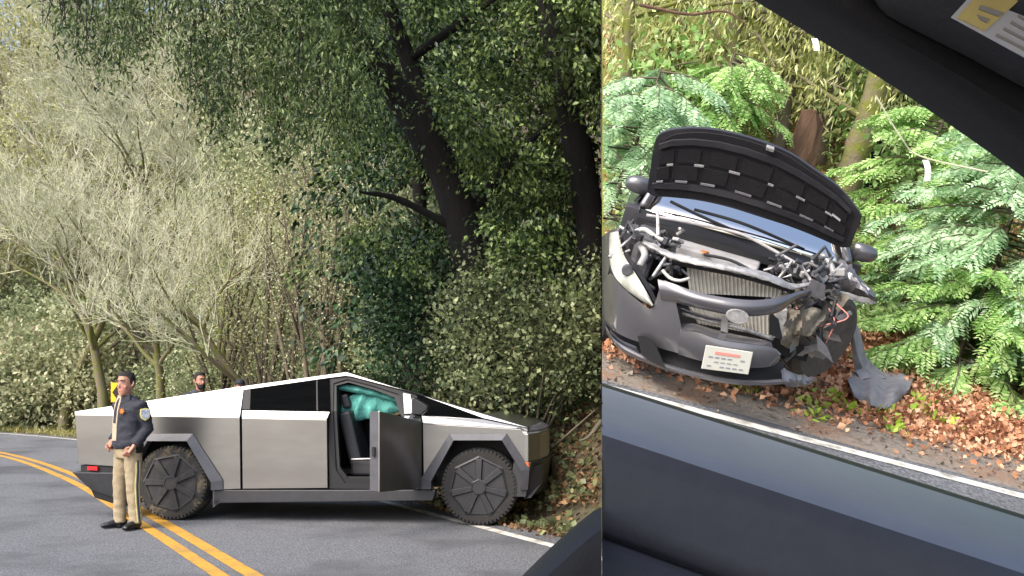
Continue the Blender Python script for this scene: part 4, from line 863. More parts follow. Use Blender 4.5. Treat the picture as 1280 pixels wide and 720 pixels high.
def tub(name, m, pts, r, n=7, parent=None, k=14):
    b = MB(); b.tube(curve([cy(*p) for p in pts], k), r, n); return b.build(name, m, parent or car, smooth=True)
# body shell behind the engine bay
prof = [(.75, .3), (4.1, .3), (4.45, .55), (4.42, .95), (3.6, 1.03), (1.3, .98), (.95, .9), (.8, .55)]
b = MB(); b.prism([(-.86, y, z) for y, z in prof[1:6] + [(1.2, .96), (1.25, .34)]], (.1, 0, 0)); me = b.mesh('body_side'); cut_car(me); link('body_side', me, 'car_paint', car)
b = MB(); b.prism([(.86, y, z) for y, z in prof[1:6] + [(1.42, .98), (1.5, .34)]], (-.1, 0, 0)); b.build('body_side', 'car_paint', car, bevel=.02)
b = MB(); b.prism([(-.6, 2.05, 1.4), (.6, 2.05, 1.4), (.58, 2.5, 1.47), (.57, 3.2, 1.45), (.55, 3.6, 1.36), (-.55, 3.6, 1.36), (-.57, 3.2, 1.45), (-.58, 2.5, 1.47)], (0, 0, -.03)); b.build('roof', 'car_paint', car)
for sx in (-1, 1):
    b = MB(); b.tube([(sx * .74, 1.28, .98), (sx * .66, 1.7, 1.22), (sx * .6, 2.05, 1.4)], .035, 6); b.build('windscreen_pillar', 'car_paint', car, smooth=True)
    b = MB(); b.prism([(sx * .79, 1.4, .99), (sx * .8, 3.5, 1.02), (sx * .6, 3.4, 1.38), (sx * .61, 2.1, 1.39)], (-sx * .01, 0, 0)); me = b.mesh('side_window'); cut_car(me); link('side_window', me, 'dark_glass', car)
b = MB(); b.prism([(-.72, 4.0, 1.0), (.72, 4.0, 1.0), (.56, 3.55, 1.36), (-.56, 3.55, 1.36)], (0, .01, .01)); b.build('rear_window', 'dark_glass', car)
b = MB(); b.box((0, 4.1, .66), (1.62, .6, .66)); b.build('boot', 'car_paint', car, bevel=.05)
b = MB(); b.box((0, 2.6, .45), (1.6, 2.4, .3)); b.build('cabin_floor', 'flat_black', car)
for x in (-.38, .38):
    b = MB(); b.box((x, 2.5, .95), (.5, .16, .75), Matrix.Rotation(R_(-12), 3, 'X')); b.box((x, 2.62, 1.4), (.26, .1, .16)); b.build('seat', 'seat', car, bevel=.04)
b = MB(); b.box((0, 1.55, .93), (1.4, .3, .14)); b.build('dashboard', 'flat_black', car, bevel=.04)
# windscreen
P = []
for k in range(7):
    t = k / 6; row = []
    for x in np.linspace(-1, 1, 13): row.append((x * (.73 - .13 * t), 1.2 + .88 * t + .1 * x * x * (1 - .4 * t) - .05, .97 + .44 * t - .02 * x * x))
    P.append(row)
b = MB(); b.sheet(P, (0, .006, -.006)); b.build('windscreen', 'wind_glass', car, smooth=True)
b = MB(); P = [[(x * .8, 1.02 + .1 * x * x, .9) for x in np.linspace(-1, 1, 11)], [(x * .76, 1.17 + .1 * x * x, .965) for x in np.linspace(-1, 1, 11)]]; b.sheet(P, (0, 0, -.05)); b.build('cowl', 'flat_black', car)
for pts in ([(838, 252, 1.16), (880, 272, 1.12), (938, 297, 1.1)], [(868, 262, 1.2), (930, 280, 1.12), (1005, 312, 1.12)]): tub('wiper', 'rubber', pts, .011)
# engine bay shell
b = MB(); b.box((.05, .82, .42), (1.0, .5, .1)); b.prism([(-.76, 1.08, .35), (.76, 1.08, .35), (.76, 1.1, .92), (-.76, 1.1, .92)], (0, .05, 0)); b.build('engine_bay', 'flat_black', car)
for sx in (-1,):
    b = MB(); b.box((sx * .66, .8, .68), (.14, .55, .42)); b.build('inner_wing', 'engine_black', car, bevel=.03)
# raised hood: a stiff plane about the rear hinge
PH = R_(63); hp = np.array([0, 1.2, 1.0]); hn = np.array([0, math.sin(PH), math.cos(PH)]) * -1.0
def hpt(px, py, off=0.0):
    d = cdir(px, py); t = ((hp + hn * off - _co) @ hn) / (d @ hn); return _co + d * t
hood = thing('hood', 'raised hood showing its dark ribbed underside', None); hood.parent = car
HT = [(817, 190), (823, 170), (846, 161.5), (886, 161.5), (932, 171), (982, 189), (1016, 211), (1047, 233), (1066, 254), (1077, 270)]; HB = [(809, 240), (818, 245), (838, 246.5), (870, 250), (908, 258), (950, 271), (990, 284), (1025, 298), (1048, 308), (1062, 309)]
def hpatch(name, m, T_, B_, off, thick, nc=34, nr=9, crown=.0):
    a, c = curve(T_, nc), curve(B_, nc); P = []
    for k in range(nr):
        t = k / (nr - 1); row = lerp(a, c, t); P.append([hpt(x, y, off - crown * math.sin(math.pi * t) * math.sin(math.pi * j / (nc - 1))) for j, (x, y) in enumerate(row)])
    b = MB(); b.sheet(P, tuple(-hn * thick)); me = b.mesh(name); o = link(name, me, m, hood); me.polygons.foreach_set('use_smooth', np.ones(len(me.polygons), bool)); me.set_sharp_from_angle(angle=R_(38)); return o
cen = np.array([940, 238.0])
def grow_px(L, f): return [tuple(cen + (np.array(p) - cen) * f) for p in L]
hpatch('skin', 'car_paint', grow_px(HT, 1.006), grow_px(HB, 1.004), -.03, .02, crown=.03)
hpatch('inner_panel', 'hood_metal', HT, HB, 0, .026)
hpatch('liner', 'hood_liner', grow_px(HT, .93), grow_px(HB, .93), .012, .011)
def hq(name, m, pts, off, th): 
    b = MB(); b.prism([hpt(x, y, off) for x, y in pts], tuple(-hn * th)); return b.build(name, m, hood, bevel=.004)
def hmix(u, v):  # u along the hood 0..1, v top->bottom 0..1
    a = curve(HT, 60)[int(u * 59)]; c = curve(HB, 60)[int(u * 59)]; return tuple(lerp(a, c, v))
def hband(u0, u1, v0, v1, m, off, th, name='rib', n=10):
    us = np.linspace(u0, u1, n); hpatch(name, m, [hmix(u, v0) for u in us], [hmix(u, v1) for u in us], off, th, nc=n, nr=3)
hband(.12, .9, .16, .24, 'hood_metal', .03, .02); hband(.08, .93, .80, .88, 'hood_metal', .03, .02)
for k in range(7): u = .14 + k * .11; hband(u, u + .085, .3, .5, 'hood_liner', .02, .012, 'pad', 5)
for k in range(7): u = .12 + k * .115; hband(u, u + .09, .55, .74, 'hood_liner', .02, .012, 'pad', 5)
for k in range(6): u = .2 + k * .115; hband(u, u + .03, .515, .54, 'engine_grey', .034, .01, 'slot', 3)
for k in range(7): u = .13 + k * .11; hband(u, u + .05, .76, .785, 'liner', .03, .01, 'slot', 3)
hq('latch', 'alu', [(958, 184), (968, 187), (967, 191), (957, 188)], .05, .04); hband(.80, .86, .48, .52, 'label_white', .034, .004, 'sticker', 3)
# headlight, the surviving one
LT = [(762, 291, .78), (761.5, 314, .66), (765, 338, .5), (776, 355, .38), (797, 372, .26), (814, 383, .2)]; LB = [(773, 289, .72), (778, 313, .6), (784, 326, .48), (792, 338, .36), (806, 361, .24), (817, 381, .19)]
patch('headlight', 'headlamp', LT, LB, 22, 7, .035, .05)
patch('headlight_trim', 'hood_metal', [(773, 288, .74), (779, 312, .62), (785, 325, .5), (793, 337, .38), (808, 360, .26), (819, 381, .22)], [(777, 288, .76), (783, 311, .66), (790, 324, .54), (798, 336, .42), (813, 359, .3), (823, 380, .25)], 16, 3, 0, .06)
# fender and bumper skin
patch('fender', 'car_paint', [(740, 300, 1.3), (752, 296, 1.0), (761, 289, .82), (775, 284, .78)], [(740, 420, 1.4), (750, 410, 1.1), (756, 400, .9), (758, 350, .72)], 14, 8, .0, .02)
patch('bumper_corner', 'car_paint', [(753, 352, .75), (764, 342, .52), (777, 358, .38), (797, 375, .27), (815, 385, .2), (828, 352, .17), (840, 356, .13)], [(755, 402, .68), (770, 415, .46), (788, 424, .34), (808, 430, .25), (828, 436, .18), (846, 441, .12), (860, 446, .09)], 40, 10, .025, .02)
patch('bumper_bar', 'car_paint', [(822, 349, .18), (840, 354, .12), (865, 363, .07), (890, 369, .04), (915, 373, .02), (940, 375, .02), (962, 373.5, .05), (980, 370, .1), (1000, 364, .22), (1026, 359, .4)], [(826, 374, .15), (846, 379, .1), (868, 384, .055), (890, 389, .03), (915, 394, .01), (940, 395, .02), (962, 393, .05), (978, 388, .1), (997, 374, .23), (1026, 365, .42)], 44, 7, .03, .025)
b = MB(); c0 = cy(922, 396, -.02); ring_ = [c0 + [.07 * math.cos(a), 0, .045 * math.sin(a)] for a in np.linspace(0, 2 * math.pi, 17)[:-1]]; b.prism(ring_, (0, .03, 0)); b.build('badge', 'alu', car, bevel=.006)
patch('bumper_shelf', 'car_paint', [(846, 404, .2), (866, 404, .17), (890, 411, .16), (915, 417, .15), (940, 422, .15), (964, 427, .17)], [(851, 413, .06), (872, 415, .04), (895, 423, .02), (915, 427, .015), (940, 430, .02), (966, 434, .06)], 24, 4, .0, .012)
patch('bumper_face', 'car_paint', [(850, 413, .062), (872, 415.5, .04), (895, 423.5, .02), (915, 427.5, .015), (940, 430.5, .02), (966, 434.5, .06), (976, 442, .1)], [(848, 443, .1), (868, 449, .06), (893, 455, .03), (915, 458, .02), (940, 460, .03), (964, 458, .08), (974, 452, .12)], 28, 7, .02, .02)
patch('lower_intake', 'flat_black', [(762, 402, .74), (800, 424, .4), (828, 434, .3), (860, 442, .22), (900, 450, .18), (940, 454, .18), (980, 452, .22)], [(764, 424, .7), (806, 452, .36), (830, 460, .24), (862, 468, .18), (900, 475, .15), (940, 478, .15), (980, 476, .2)], 20, 3, 0, .05)
patch('lower_lip', 'car_paint', [(757, 407, .66), (768, 424, .46), (790, 437, .34), (826, 452, .2), (865, 463, .1), (905, 471.5, .05), (945, 475, .05), (984, 473, .1)], [(758, 417, .64), (772, 434, .44), (792, 447, .32), (828, 461, .17), (866, 471, .07), (905, 479, .02), (945, 482, .03), (984, 480, .09)], 36, 5, .02, .03)
patch('fog_recess', 'flat_black', [(797, 420, .25), (807, 421, .2), (820, 432, .16)], [(802, 443, .24), (815, 452, .19), (832, 460, .14)], 8, 4, 0, .02)
patch('fog_surround', 'hood_metal', [(762, 412, .56), (775, 424, .44), (795, 433, .31)], [(765, 422, .54), (780, 434, .41), (799, 442, .29)], 10, 4, .01, .02)
patch('torn_bumper_end', 'car_paint', [(976, 462, .12), (992, 465, .15), (1008, 470, .2), (1021, 472, .25)], [(980, 481, .1), (995, 484, .13), (1008, 483, .2), (1020, 477, .25)], 14, 5, .04, .015, jit=.006)
# licence plate, its marks too smeared to read
pl = thing('licence_plate', 'white plate with smeared characters', None); pl.parent = car
pq = [(882.5, 431.5), (941.5, 440.5), (935.5, 468.5), (876.5, 461)]
b = MB(); b.prism([cy(x, y, -.03) for x, y in pq], (0, .012, 0)); b.build('plate', 'plate_white', pl, bevel=.004)
def pm(u, v, y=-.0325): t = lerp(pq[0], pq[1], u); w = lerp(pq[3], pq[2], u); q_ = lerp(t, w, v); return cy(q_[0], q_[1], y)
b = MB(); b.prism([pm(.22, .2), pm(.75, .2), pm(.75, .32), pm(.22, .32)], (0, .002, 0)); b.build('red_script', 'plate_red', pl)
for k in range(6):
    u = .1 + k * .135
    for v0, v1 in ((.42, .48), (.62, .66), (.8, .86)):
        if (k * 3 + int(v0 * 10)) % 5 == 1: continue
        b = MB(); b.prism([pm(u, v0), pm(u + .09, v0), pm(u + .09, v1), pm(u, v1)], (0, .002, 0)); b.build('character_stroke', 'plate_ink', pl)
# radiator: core and fins, upper and lower opening
rad = thing('radiator', None, None); rad.parent = car
for quad_, yy in (([(858, 331), (978, 358), (976, 372), (862, 366)], .36), ([(858, 378), (984, 384), (980, 424), (872, 404)], .33)):
    b = MB(); b.prism([cy(x, y, yy) for x, y in quad_], (0, .04, 0)); b.build('core', 'radiator', rad)
    for k in range(24):
        u = (k + .5) / 24; a = lerp(quad_[0], quad_[1], u); c = lerp(quad_[3], quad_[2], u); b = MB(); b.tube([cy(a[0], a[1], yy - .006), cy(c[0], c[1], yy - .006)], .006, 4); b.build('fin', 'radiator', rad)
b = MB(); b.prism([cy(x, y, .3) for x, y in [(972, 388), (985, 386), (981, 424), (968, 421)]], (0, .05, 0)); b.build('tank', 'alu', rad, bevel=.008)
tub('grille_bar', 'alu', [(853, 392, .2), (890, 402, .17), (930, 412, .16), (966, 424, .2)], .012); tub('grille_bar', 'hood_metal', [(850, 386, .2), (885, 397, .16), (915, 402, .15)], .009)
b = MB(); b.prism([cy(x, y, .14) for x, y in [(902, 393), (911, 394), (910, 417), (901, 414)]], (0, .02, 0)); b.build('grille_post', 'alu', car, bevel=.004)
patch('crossmember', 'alu', [(800, 297, .5), (818, 306, .42), (840, 315, .34), (872, 322, .28), (922, 332, .27), (965, 343, .3), (990, 354, .36), (1014, 352, .42)], [(800, 303, .46), (818, 313, .38), (840, 324, .3), (872, 331, .24), (922, 341, .23), (965, 353, .26), (990, 362, .32), (1014, 357, .4)], 34, 5, .015, .03, jit=.002)
patch('crossmember_lip', 'flat_black', [(840, 325, .3), (872, 332, .25), (922, 342, .24), (965, 354, .27), (990, 363, .33)], [(840, 330, .32), (872, 336, .27), (922, 346, .26), (965, 358, .29), (990, 366, .35)], 20, 3, 0, .03)
# engine and its clutter
b = MB(); b.prism([cz(x, y, .86) for x, y in [(851, 290), (957, 314), (948, 335), (847, 306)]], (0, 0, -.12)); b.build('engine_cover', 'engine_grey', car, bevel=.015)
b = MB(); c0 = cz(881, 316, .862); b.lathe([(.028, 0), (.026, .012), (0, .012)], c0, 'z', 14); b.build('oil_cap', 'badge_gold', car)
b = MB(); b.prism([cz(x, y, .84) for x, y in [(998, 333), (1020, 334), (1030, 349), (1004, 352)]], (0, 0, -.2)); b.build('battery', 'engine_grey', car, bevel=.012)
b = MB(); b.prism([cz(x, y, .86) for x, y in [(964, 322), (984, 326), (982, 340), (958, 338)]], (0, 0, -.15)); b.build('air_box', 'engine_black', car, bevel=.015)
b = MB(); b.prism([cz(x, y, .88) for x, y in [(800, 276), (838, 284), (834, 296), (806, 290)]], (0, 0, -.12)); b.build('fuse_box', 'engine_black', car, bevel=.015)
tub('hose', 'hose_pale', [(793, 290, .62), (806, 287, .6), (822, 298, .56), (838, 303, .56)], .016); tub('hose', 'engine_grey', [(800, 305, .5), (806, 318, .42), (800, 332, .4)], .024); tub('hose', 'alu', [(832, 322, .34), (824, 334, .3), (816, 346, .26)], .012)
tub('hose', 'hose_pale', [(828, 338, .3), (838, 348, .26), (850, 351, .24), (862, 348, .26)], .011); tub('hose', 'flat_black', [(880, 318, .5), (915, 326, .46), (945, 342, .4), (960, 350, .38)], .01); tub('hose', 'rubber', [(985, 330, .7), (992, 345, .6), (1012, 350, .5)], .022)
tub('prop_rod', 'engine_grey', [(808, 269, .98), (850, 276, .98), (910, 288, .98), (935, 296, .95), (965, 312, .9), (1000, 332, .84)], .011)
tub('strut_bar', 'alu', [(1028, 318, 1.0), (1040, 334, .9), (1042, 350, .8)], .02)
for k in range(120):
    px, py = rng.uniform(784, 850), rng.uniform(282, 345)
    if k > 45: px, py = rng.uniform(955, 1052), rng.uniform(322, 385)
    c0 = cy(px, py, rng.uniform(.45, .75)); b = MB(); rot_ = Matrix.Rotation(rng.uniform(0, 3), 3, Vector(rng.normal(size=3)))
    if k % 3: b.box(c0, tuple(rng.uniform(.02, .06, 3)), rot_)
    else: b.tube([c0, c0 + rng.normal(size=3) * .06, c0 + rng.normal(size=3) * .1], .012, 6)
    b.build('engine_component', ['engine_black', 'engine_grey', 'hood_metal', 'alu', 'engine_black', 'rubber'][k % 6], car, bevel=.004)
# torn right-hand corner
patch('bent_bracket', 'alu_dirty', [(985, 385, .35), (1000, 388, .3), (1018, 384, .34), (1034, 392, .4)], [(982, 425, .36), (996, 418, .32), (1012, 420, .34), (1026, 408, .42)], 16, 8, .03, .01, wave=.02)
patch('bent_bracket', 'alu_dirty', [(978, 398, .3), (990, 402, .3), (1002, 404, .34)], [(976, 430, .34), (988, 436, .36), (998, 432, .4)], 10, 6, .02, .01, wave=.02)
for k in range(26):
    px, py = rng.uniform(985, 1056), rng.uniform(358, 408); c0 = cy(px, py, rng.uniform(.4, .8)); b = MB(); d = np.clip(rng.normal(size=3) * .07, -.1, .1); b.tube([c0, c0 + d * .5 + rng.normal(size=3) * .03, c0 + d], rng.uniform(.006, .02), 6); b.build('torn_piece', ['engine_black', 'hood_metal', 'alu_dirty', 'rubber', 'car_paint'][k % 5], car)
patch('crumpled_fender', 'car_paint', [(1050, 322, .9), (1062, 330, .85), (1074, 345, .78), (1096, 372, .7)], [(1046, 352, .9), (1056, 362, .8), (1072, 369, .75), (1096, 377, .7)], 16, 8, .05, .012, jit=.006)
patch('fender_edge', 'alu', [(1040, 362, .7), (1060, 366, .68), (1080, 372, .68), (1096, 375, .69)], [(1042, 372, .7), (1060, 374, .68), (1080, 379, .68), (1095, 379, .69)], 12, 3, 0, .02, jit=.004)
wl = thing('wheel', 'exposed dirty wheel in the torn corner', None); wl.parent = car; wl.location = cy(1022, 418, .86); wl.rotation_euler = (0, R_(8), R_(-42))
b = MB(); b.lathe([(.2, -.1), (.27, -.1), (.31, -.06), (.31, .06), (.27, .1), (.2, .1)], (0, 0, 0), 'x', 30); b.build('tyre', 'dusty_rubber', wl, auto=40)
b = MB(); b.lathe([(.2, -.08), (.2, .08), (.17, .09), (.05, .05), (0, .05)], (0, 0, 0), 'x', 24); b.build('rim', 'alu', wl, auto=40)
b = MB(); b.lathe([(.1, -.03), (.13, -.03), (.13, -.01), (.1, -.01)], (-.1, 0, 0), 'x', 20); b.build('brake_disc', 'alu_dirty', wl)
for sx in (-1, 1):
    b = MB(); b.lathe([(.2, -.1), (.27, -.1), (.31, -.06), (.31, .06), (.27, .1), (.2, .1)], (sx * .77, 3.55, .31), 'x', 24); me = b.mesh('wheel'); cut_car(me); link('wheel', me, 'tyre', car)
b = MB(); b.lathe([(.2, -.1), (.27, -.1), (.31, -.06), (.31, .06), (.27, .1), (.2, .1)], (-.7, 1.12, .31), 'x', 24); me = b.mesh('wheel'); cut_car(me); link('wheel', me, 'tyre', car)
# door mirrors
for px, py, lab, tl in ((799, 231, 'left', -1), (1079, 316, 'right', 1)):
    mr_ = thing('mirror', None, None); mr_.parent = car; c0 = cy(px, py, 1.5); b = MB()
    b.rings([(c0[0] - tl * .03, c0[1], c0[2] - .065, .05, .03), (c0[0], c0[1], c0[2] - .055, .09, .05), (c0[0] + tl * .01, c0[1] - .01, c0[2], .105, .065), (c0[0], c0[1], c0[2] + .05, .09, .05), (c0[0] - tl * .02, c0[1], c0[2] + .065, .05, .03)], 16); b.build('housing', 'car_paint', mr_, smooth=True, sub=1)
    b = MB(); b.tube([c0 + [-tl * .08, .02, -.03], [tl * .8, 1.5, .94]], [.03, .04], 8); b.build('arm', 'flat_black', mr_, smooth=True)
# torn wheel arch liner lying on the leaves
g0 = RG(1098, 483); tl_ = r_root('torn_arch_liner', 'grey torn plastic wheel arch liner lying on the orange leaves', 'debris', g0)
def lg(px, py, z): return RG(px, py, z) - g0
b = MB(); P = []
for k, (a, c) in enumerate(zip(curve([(1057, 471), (1075, 462), (1090, 457), (1110, 464), (1128, 468), (1141, 474)], 14), curve([(1068, 496), (1080, 504), (1095, 509), (1108, 511), (1125, 500), (1136, 489)], 14))):
    P.append([lg(*lerp(a, c, t), .05 + .05 * math.sin(math.pi * t) + .02 * math.sin(k * 1.4 + t * 2)) for t in np.linspace(0, 1, 8)])
b.sheet(P, (0, 0, .008)); b.build('flap', 'liner', tl_, auto=50)
b = MB(); P = []
for x, y, z, w in [(1046, 388, .5, 9), (1058, 398, .48, 8), (1067, 412, .42, 7), (1071, 428, .34, 7), (1074, 445, .24, 8), (1082, 462, .12, 13), (1092, 474, .08, 16)]: P.append([lg(x - w, y + 1, z), lg(x - w * .3, y - 2, z + .03), lg(x + w, y - 1, z)])
b.sheet(P, (0, .012, 0)); b.build('strip', 'liner', tl_, auto=50)
for k, (px, py, m, lab) in enumerate([(1066, 494, 'tag_white', 'white broken plastic shard beside the torn liner'), (1024, 487, 'engine_black', 'dark broken plastic shard on the gravel'), (835, 467, 'liner', 'grey plastic shard under the bumper'), (1030, 480, 'hood_metal', 'bent grey trim scrap on the leaves')]):
    g = RG(px, py); b = MB(); pts = [np.array([r * math.cos(a), r * math.sin(a), 0]) for a, r in zip(np.linspace(0, 5.4, 6), rng.uniform(.03, .08, 6))]; b.prism(pts, (.01, .01, .03)); o = b.build('debris_shard', m, bevel=.003); o.matrix_world = MR @ Matrix.Translation(Vector(g + [0, 0, .02])); tag(o, lab, 'debris')

# shards of broken bumper and wing hanging in the torn corner
for k in range(26):
    px, py, yy = rng.uniform(968, 1048), rng.uniform(372, 456), rng.uniform(.2, .6); c0 = cy(px, py, yy); b = MB(); u_ = rng.normal(size=3) * [.09, .02, .06]; v_ = rng.normal(size=3) * [.05, .03, .07]
    b.prism([c0, c0 + u_, c0 + u_ * .6 + v_, c0 + v_ * .8], (0, .006, .002)); b.build('broken_shard', ['car_paint', 'engine_black', 'alu_dirty', 'flat_black', 'dusty_rubber'][k % 5], car)
for k in range(9):
    a = (rng.uniform(985, 1050), rng.uniform(365, 400), .4); tub('loose_wire', ['rubber', 'flat_black', 'plate_red'][k % 3], [a, (a[0] + rng.normal() * 10, a[1] + 18, .36), (a[0] + rng.normal() * 18, a[1] + rng.uniform(20, 50), .4)], .005, 5, k=10)
b = MB(); c0 = cy(784, 338, .34); b.lathe([(.0, -.012), (.03, -.012), (.036, 0), (.036, .03)], c0, 'y', 16); b.build('lamp_projector', 'engine_black', car, auto=40)
# heap of leaves pushed up by the bumper
g0 = RG(1004, 468); n_ = 1500; r_ = rng.normal(size=(n_, 2)) * [.2, .14]; zz = .2 * np.exp(-(r_[:, 0] ** 2 / .06 + r_[:, 1] ** 2 / .04)) * rng.uniform(.4, 1, n_) + .02
V, T = leaf_geo(np.c_[r_, zz], .07, .4, .05, .25); o = link('leaf_heap', npmesh('leaf_heap', V, T), 'litter'); o.matrix_world = MR @ Matrix.Translation(Vector(g0)); tag(o, 'heap of orange leaves pushed up against the torn bumper end', 'leaf heap', kind='stuff')
# ------------------------------------------------------------------ people
def hand(mb, wrist, d, palm_n, L=.185, curl=.9):
    """palm plus four fingers and a thumb; d = pointing direction, palm_n = palm normal"""
    d = np.array(d, float); d /= np.linalg.norm(d); pn = np.array(palm_n, float); pn -= d * (pn @ d); pn /= np.linalg.norm(pn); sd_ = np.cross(d, pn); w = np.array(wrist)
    mb.tube([w, w + d * .04, w + d * .09], [(.028, .022), (.04, .02), (.042, .018)], 10)
    for k, (o, l) in enumerate(((-.031, .07), (-.011, .08), (.01, .075), (.03, .058))):
        p0 = w + d * .085 + sd_ * o; p1 = p0 + d * l * .45 + pn * l * .1 * curl; p2 = p1 + d * l * .3 + pn * l * .35 * curl; p3 = p2 + d * l * .02 + pn * l * .35 * curl; mb.tube([p0 - d * .02, p0, p1, p2, p3], [.010, .010, .0095, .0085, .007], 7)
    t0 = w + d * .03 - sd_ * .03; mb.tube([t0, t0 - sd_ * .022 + d * .03 + pn * .01, t0 - sd_ * .022 + d * .06 + pn * .02], [.013, .012, .009], 7)
def head_mesh(mb, c, yaw, tilt=0, scale=1.0):
    """c = centre of skull; builds head, jaw, nose, ears, neck into mb. returns transform"""
    Rm = np.array(Matrix.Rotation(yaw, 3, 'Z') @ Matrix.Rotation(tilt, 3, 'Y')); c = np.array(c)
    tf = lambda p: c + Rm @ (np.array(p) * scale)
    # horizontal slices of a face looking along -y: (z, centre y, half width, half depth)
    sl_ = [(-.135, -.035, .030, .036), (-.122, -.03, .046, .058), (-.10, -.022, .056, .074), (-.07, -.012, .064, .086), (-.03, -.002, .071, .093), (.01, .004, .075, .097), (.05, .006, .0765, .098), (.085, .006, .07, .09), (.11, .006, .053, .07), (.125, .006, .028, .038)]
    v = []; n = 24
    for z, y, rx, ry in sl_:
        for k in range(n):
            a = 2 * math.pi * k / n; ca, sa = math.cos(a), math.sin(a); f = 1.0
            x_, y_ = rx * (abs(ca) ** .9) * math.copysign(1, ca), y + ry * sa
            v.append(tf((x_, y_, z)))
    m = len(sl_); f = [(i * n + k, i * n + (k + 1) % n, (i + 1) * n + (k + 1) % n, (i + 1) * n + k) for i in range(m - 1) for k in range(n)] + [tuple(range(n - 1, -1, -1)), tuple(range((m - 1) * n, m * n))]
    mb.add(v, f)
    mb.tube([tf((0, -.088, .028)), tf((0, -.1, .0)), tf((0, -.108, -.03)), tf((0, -.094, -.041))], [.007, .01, .014, .011], 8)    # nose
    mb.tube([tf((-.05, -.082, .04)), tf((-.02, -.093, .045)), tf((.02, -.093, .045)), tf((.05, -.082, .04))], [.009, .011, .011, .009], 7)   # brow
    mb.tube([tf((-.026, -.088, -.072)), tf((0, -.096, -.07)), tf((.026, -.088, -.072))], [.006, .010, .006], 7)   # lips
    mb.tube([tf((0, -.075, -.12)), tf((0, -.088, -.115))], [.026, .016], 8)   # chin
    for sx in (-1, 1):
        mb.tube([tf((sx * .072, .012, -.035)), tf((sx * .082, .018, -.01)), tf((sx * .084, .024, .02)), tf((sx * .076, .02, .035))], [(.008, .012), (.009, .018), (.009, .02), (.006, .012)], 8)
        mb.tube([tf((sx * .045, -.07, -.04)), tf((sx * .05, -.055, -.03))], [.018, .02], 8)     # cheek
    mb.tube([c + Rm @ np.array([0, .015, -.1]) * scale, c + np.array([0, .02, -.17]), c + np.array([0, .03, -.26])], [.054, .053, .062], 14)
    return tf
def face_parts(o, tf, hair_m='hair', beard=False):
    for sx in (-1, 1):
        b = MB(); b.lathe([(.0, -.003), (.006, -.002), (.0085, .0), (.0085, .006)], (0, 0, 0), 'y', 12); me = b.mesh('eye')
        p = tf((sx * .031, -.0885, .016)); e = link('eye', me, 'label_white', o); R3 = np.array([tf((1, 0, 0)) - tf((0, 0, 0)), tf((0, 1, 0)) - tf((0, 0, 0)), tf((0, 0, 1)) - tf((0, 0, 0))]).T; e.matrix_local = Matrix([list(R3[i]) + [p[i]] for i in range(3)] + [[0, 0, 0, 1]])
        b = MB(); b.lathe([(.0, -.006), (.006, -.005), (.0065, -.002)], (0, 0, 0), 'y', 10); e2 = link('iris', b.mesh('iris'), 'hair', e)
        b = MB(); b.tube([tf((sx * .014, -.1, .038)), tf((sx * .032, -.1, .043)), tf((sx * .052, -.088, .037))], [.004, .006, .004], 6); b.build('eyebrow', 'hair', o)
    b = MB(); b.tube([tf((-.02, -.0965, -.0705)), tf((0, -.1035, -.069)), tf((.02, -.0965, -.0705))], [.002, .003, .002], 6); b.build('mouth', 'plate_red', o)
    SK = np.array([(-.135, -.035, .030, .036), (-.122, -.03, .046, .058), (-.10, -.022, .056, .074), (-.07, -.012, .064, .086), (-.03, -.002, .071, .093), (.01, .004, .075, .097), (.05, .006, .0765, .098), (.085, .006, .07, .09), (.11, .006, .053, .07), (.125, .006, .028, .038), (.13, .006, .004, .006)])
    def shell(name, zlo, zhi, off, n=36, rows=9, cap=False):
        P = []
        for r in range(rows):
            t = r / (rows - 1); row = []
            for k in range(n + 1):
                a = 2 * math.pi * k / n; fr_ = -math.sin(a)      # 1 at the face, -1 at the nape
                z = zlo(fr_) * (1 - t) + zhi(fr_) * t; y, rx, ry = (np.interp(z, SK[:, 0], SK[:, i]) for i in (1, 2, 3)); e = off(t, fr_) * (1 + .25 * math.sin(k * 2.9 + r * 1.7)); row.append(tf(((rx + e) * math.cos(a), y + (ry + e) * math.sin(a), z + (e if z > .09 else 0))))
            P.append(row)
        b_ = MB(); b_.sheet(P); b_.build(name, hair_m, o, smooth=True)
    hl = lambda f: np.interp(f, [-1, -.6, -.1, .15, .35, .6, 1], [-.07, -.055, -.02, -.005, .06, .082, .088])
    shell('hair', hl, lambda f: .13, lambda t, f: .0015 + .012 * min(1, t * 2.0))
    if beard: shell('beard', lambda f: -.135, lambda f: np.interp(f, [-1, .0, .2, .5, .8, 1], [-.134, -.13, .0, -.05, -.058, -.05]), lambda t, f: .009 if f > .1 else .0005)
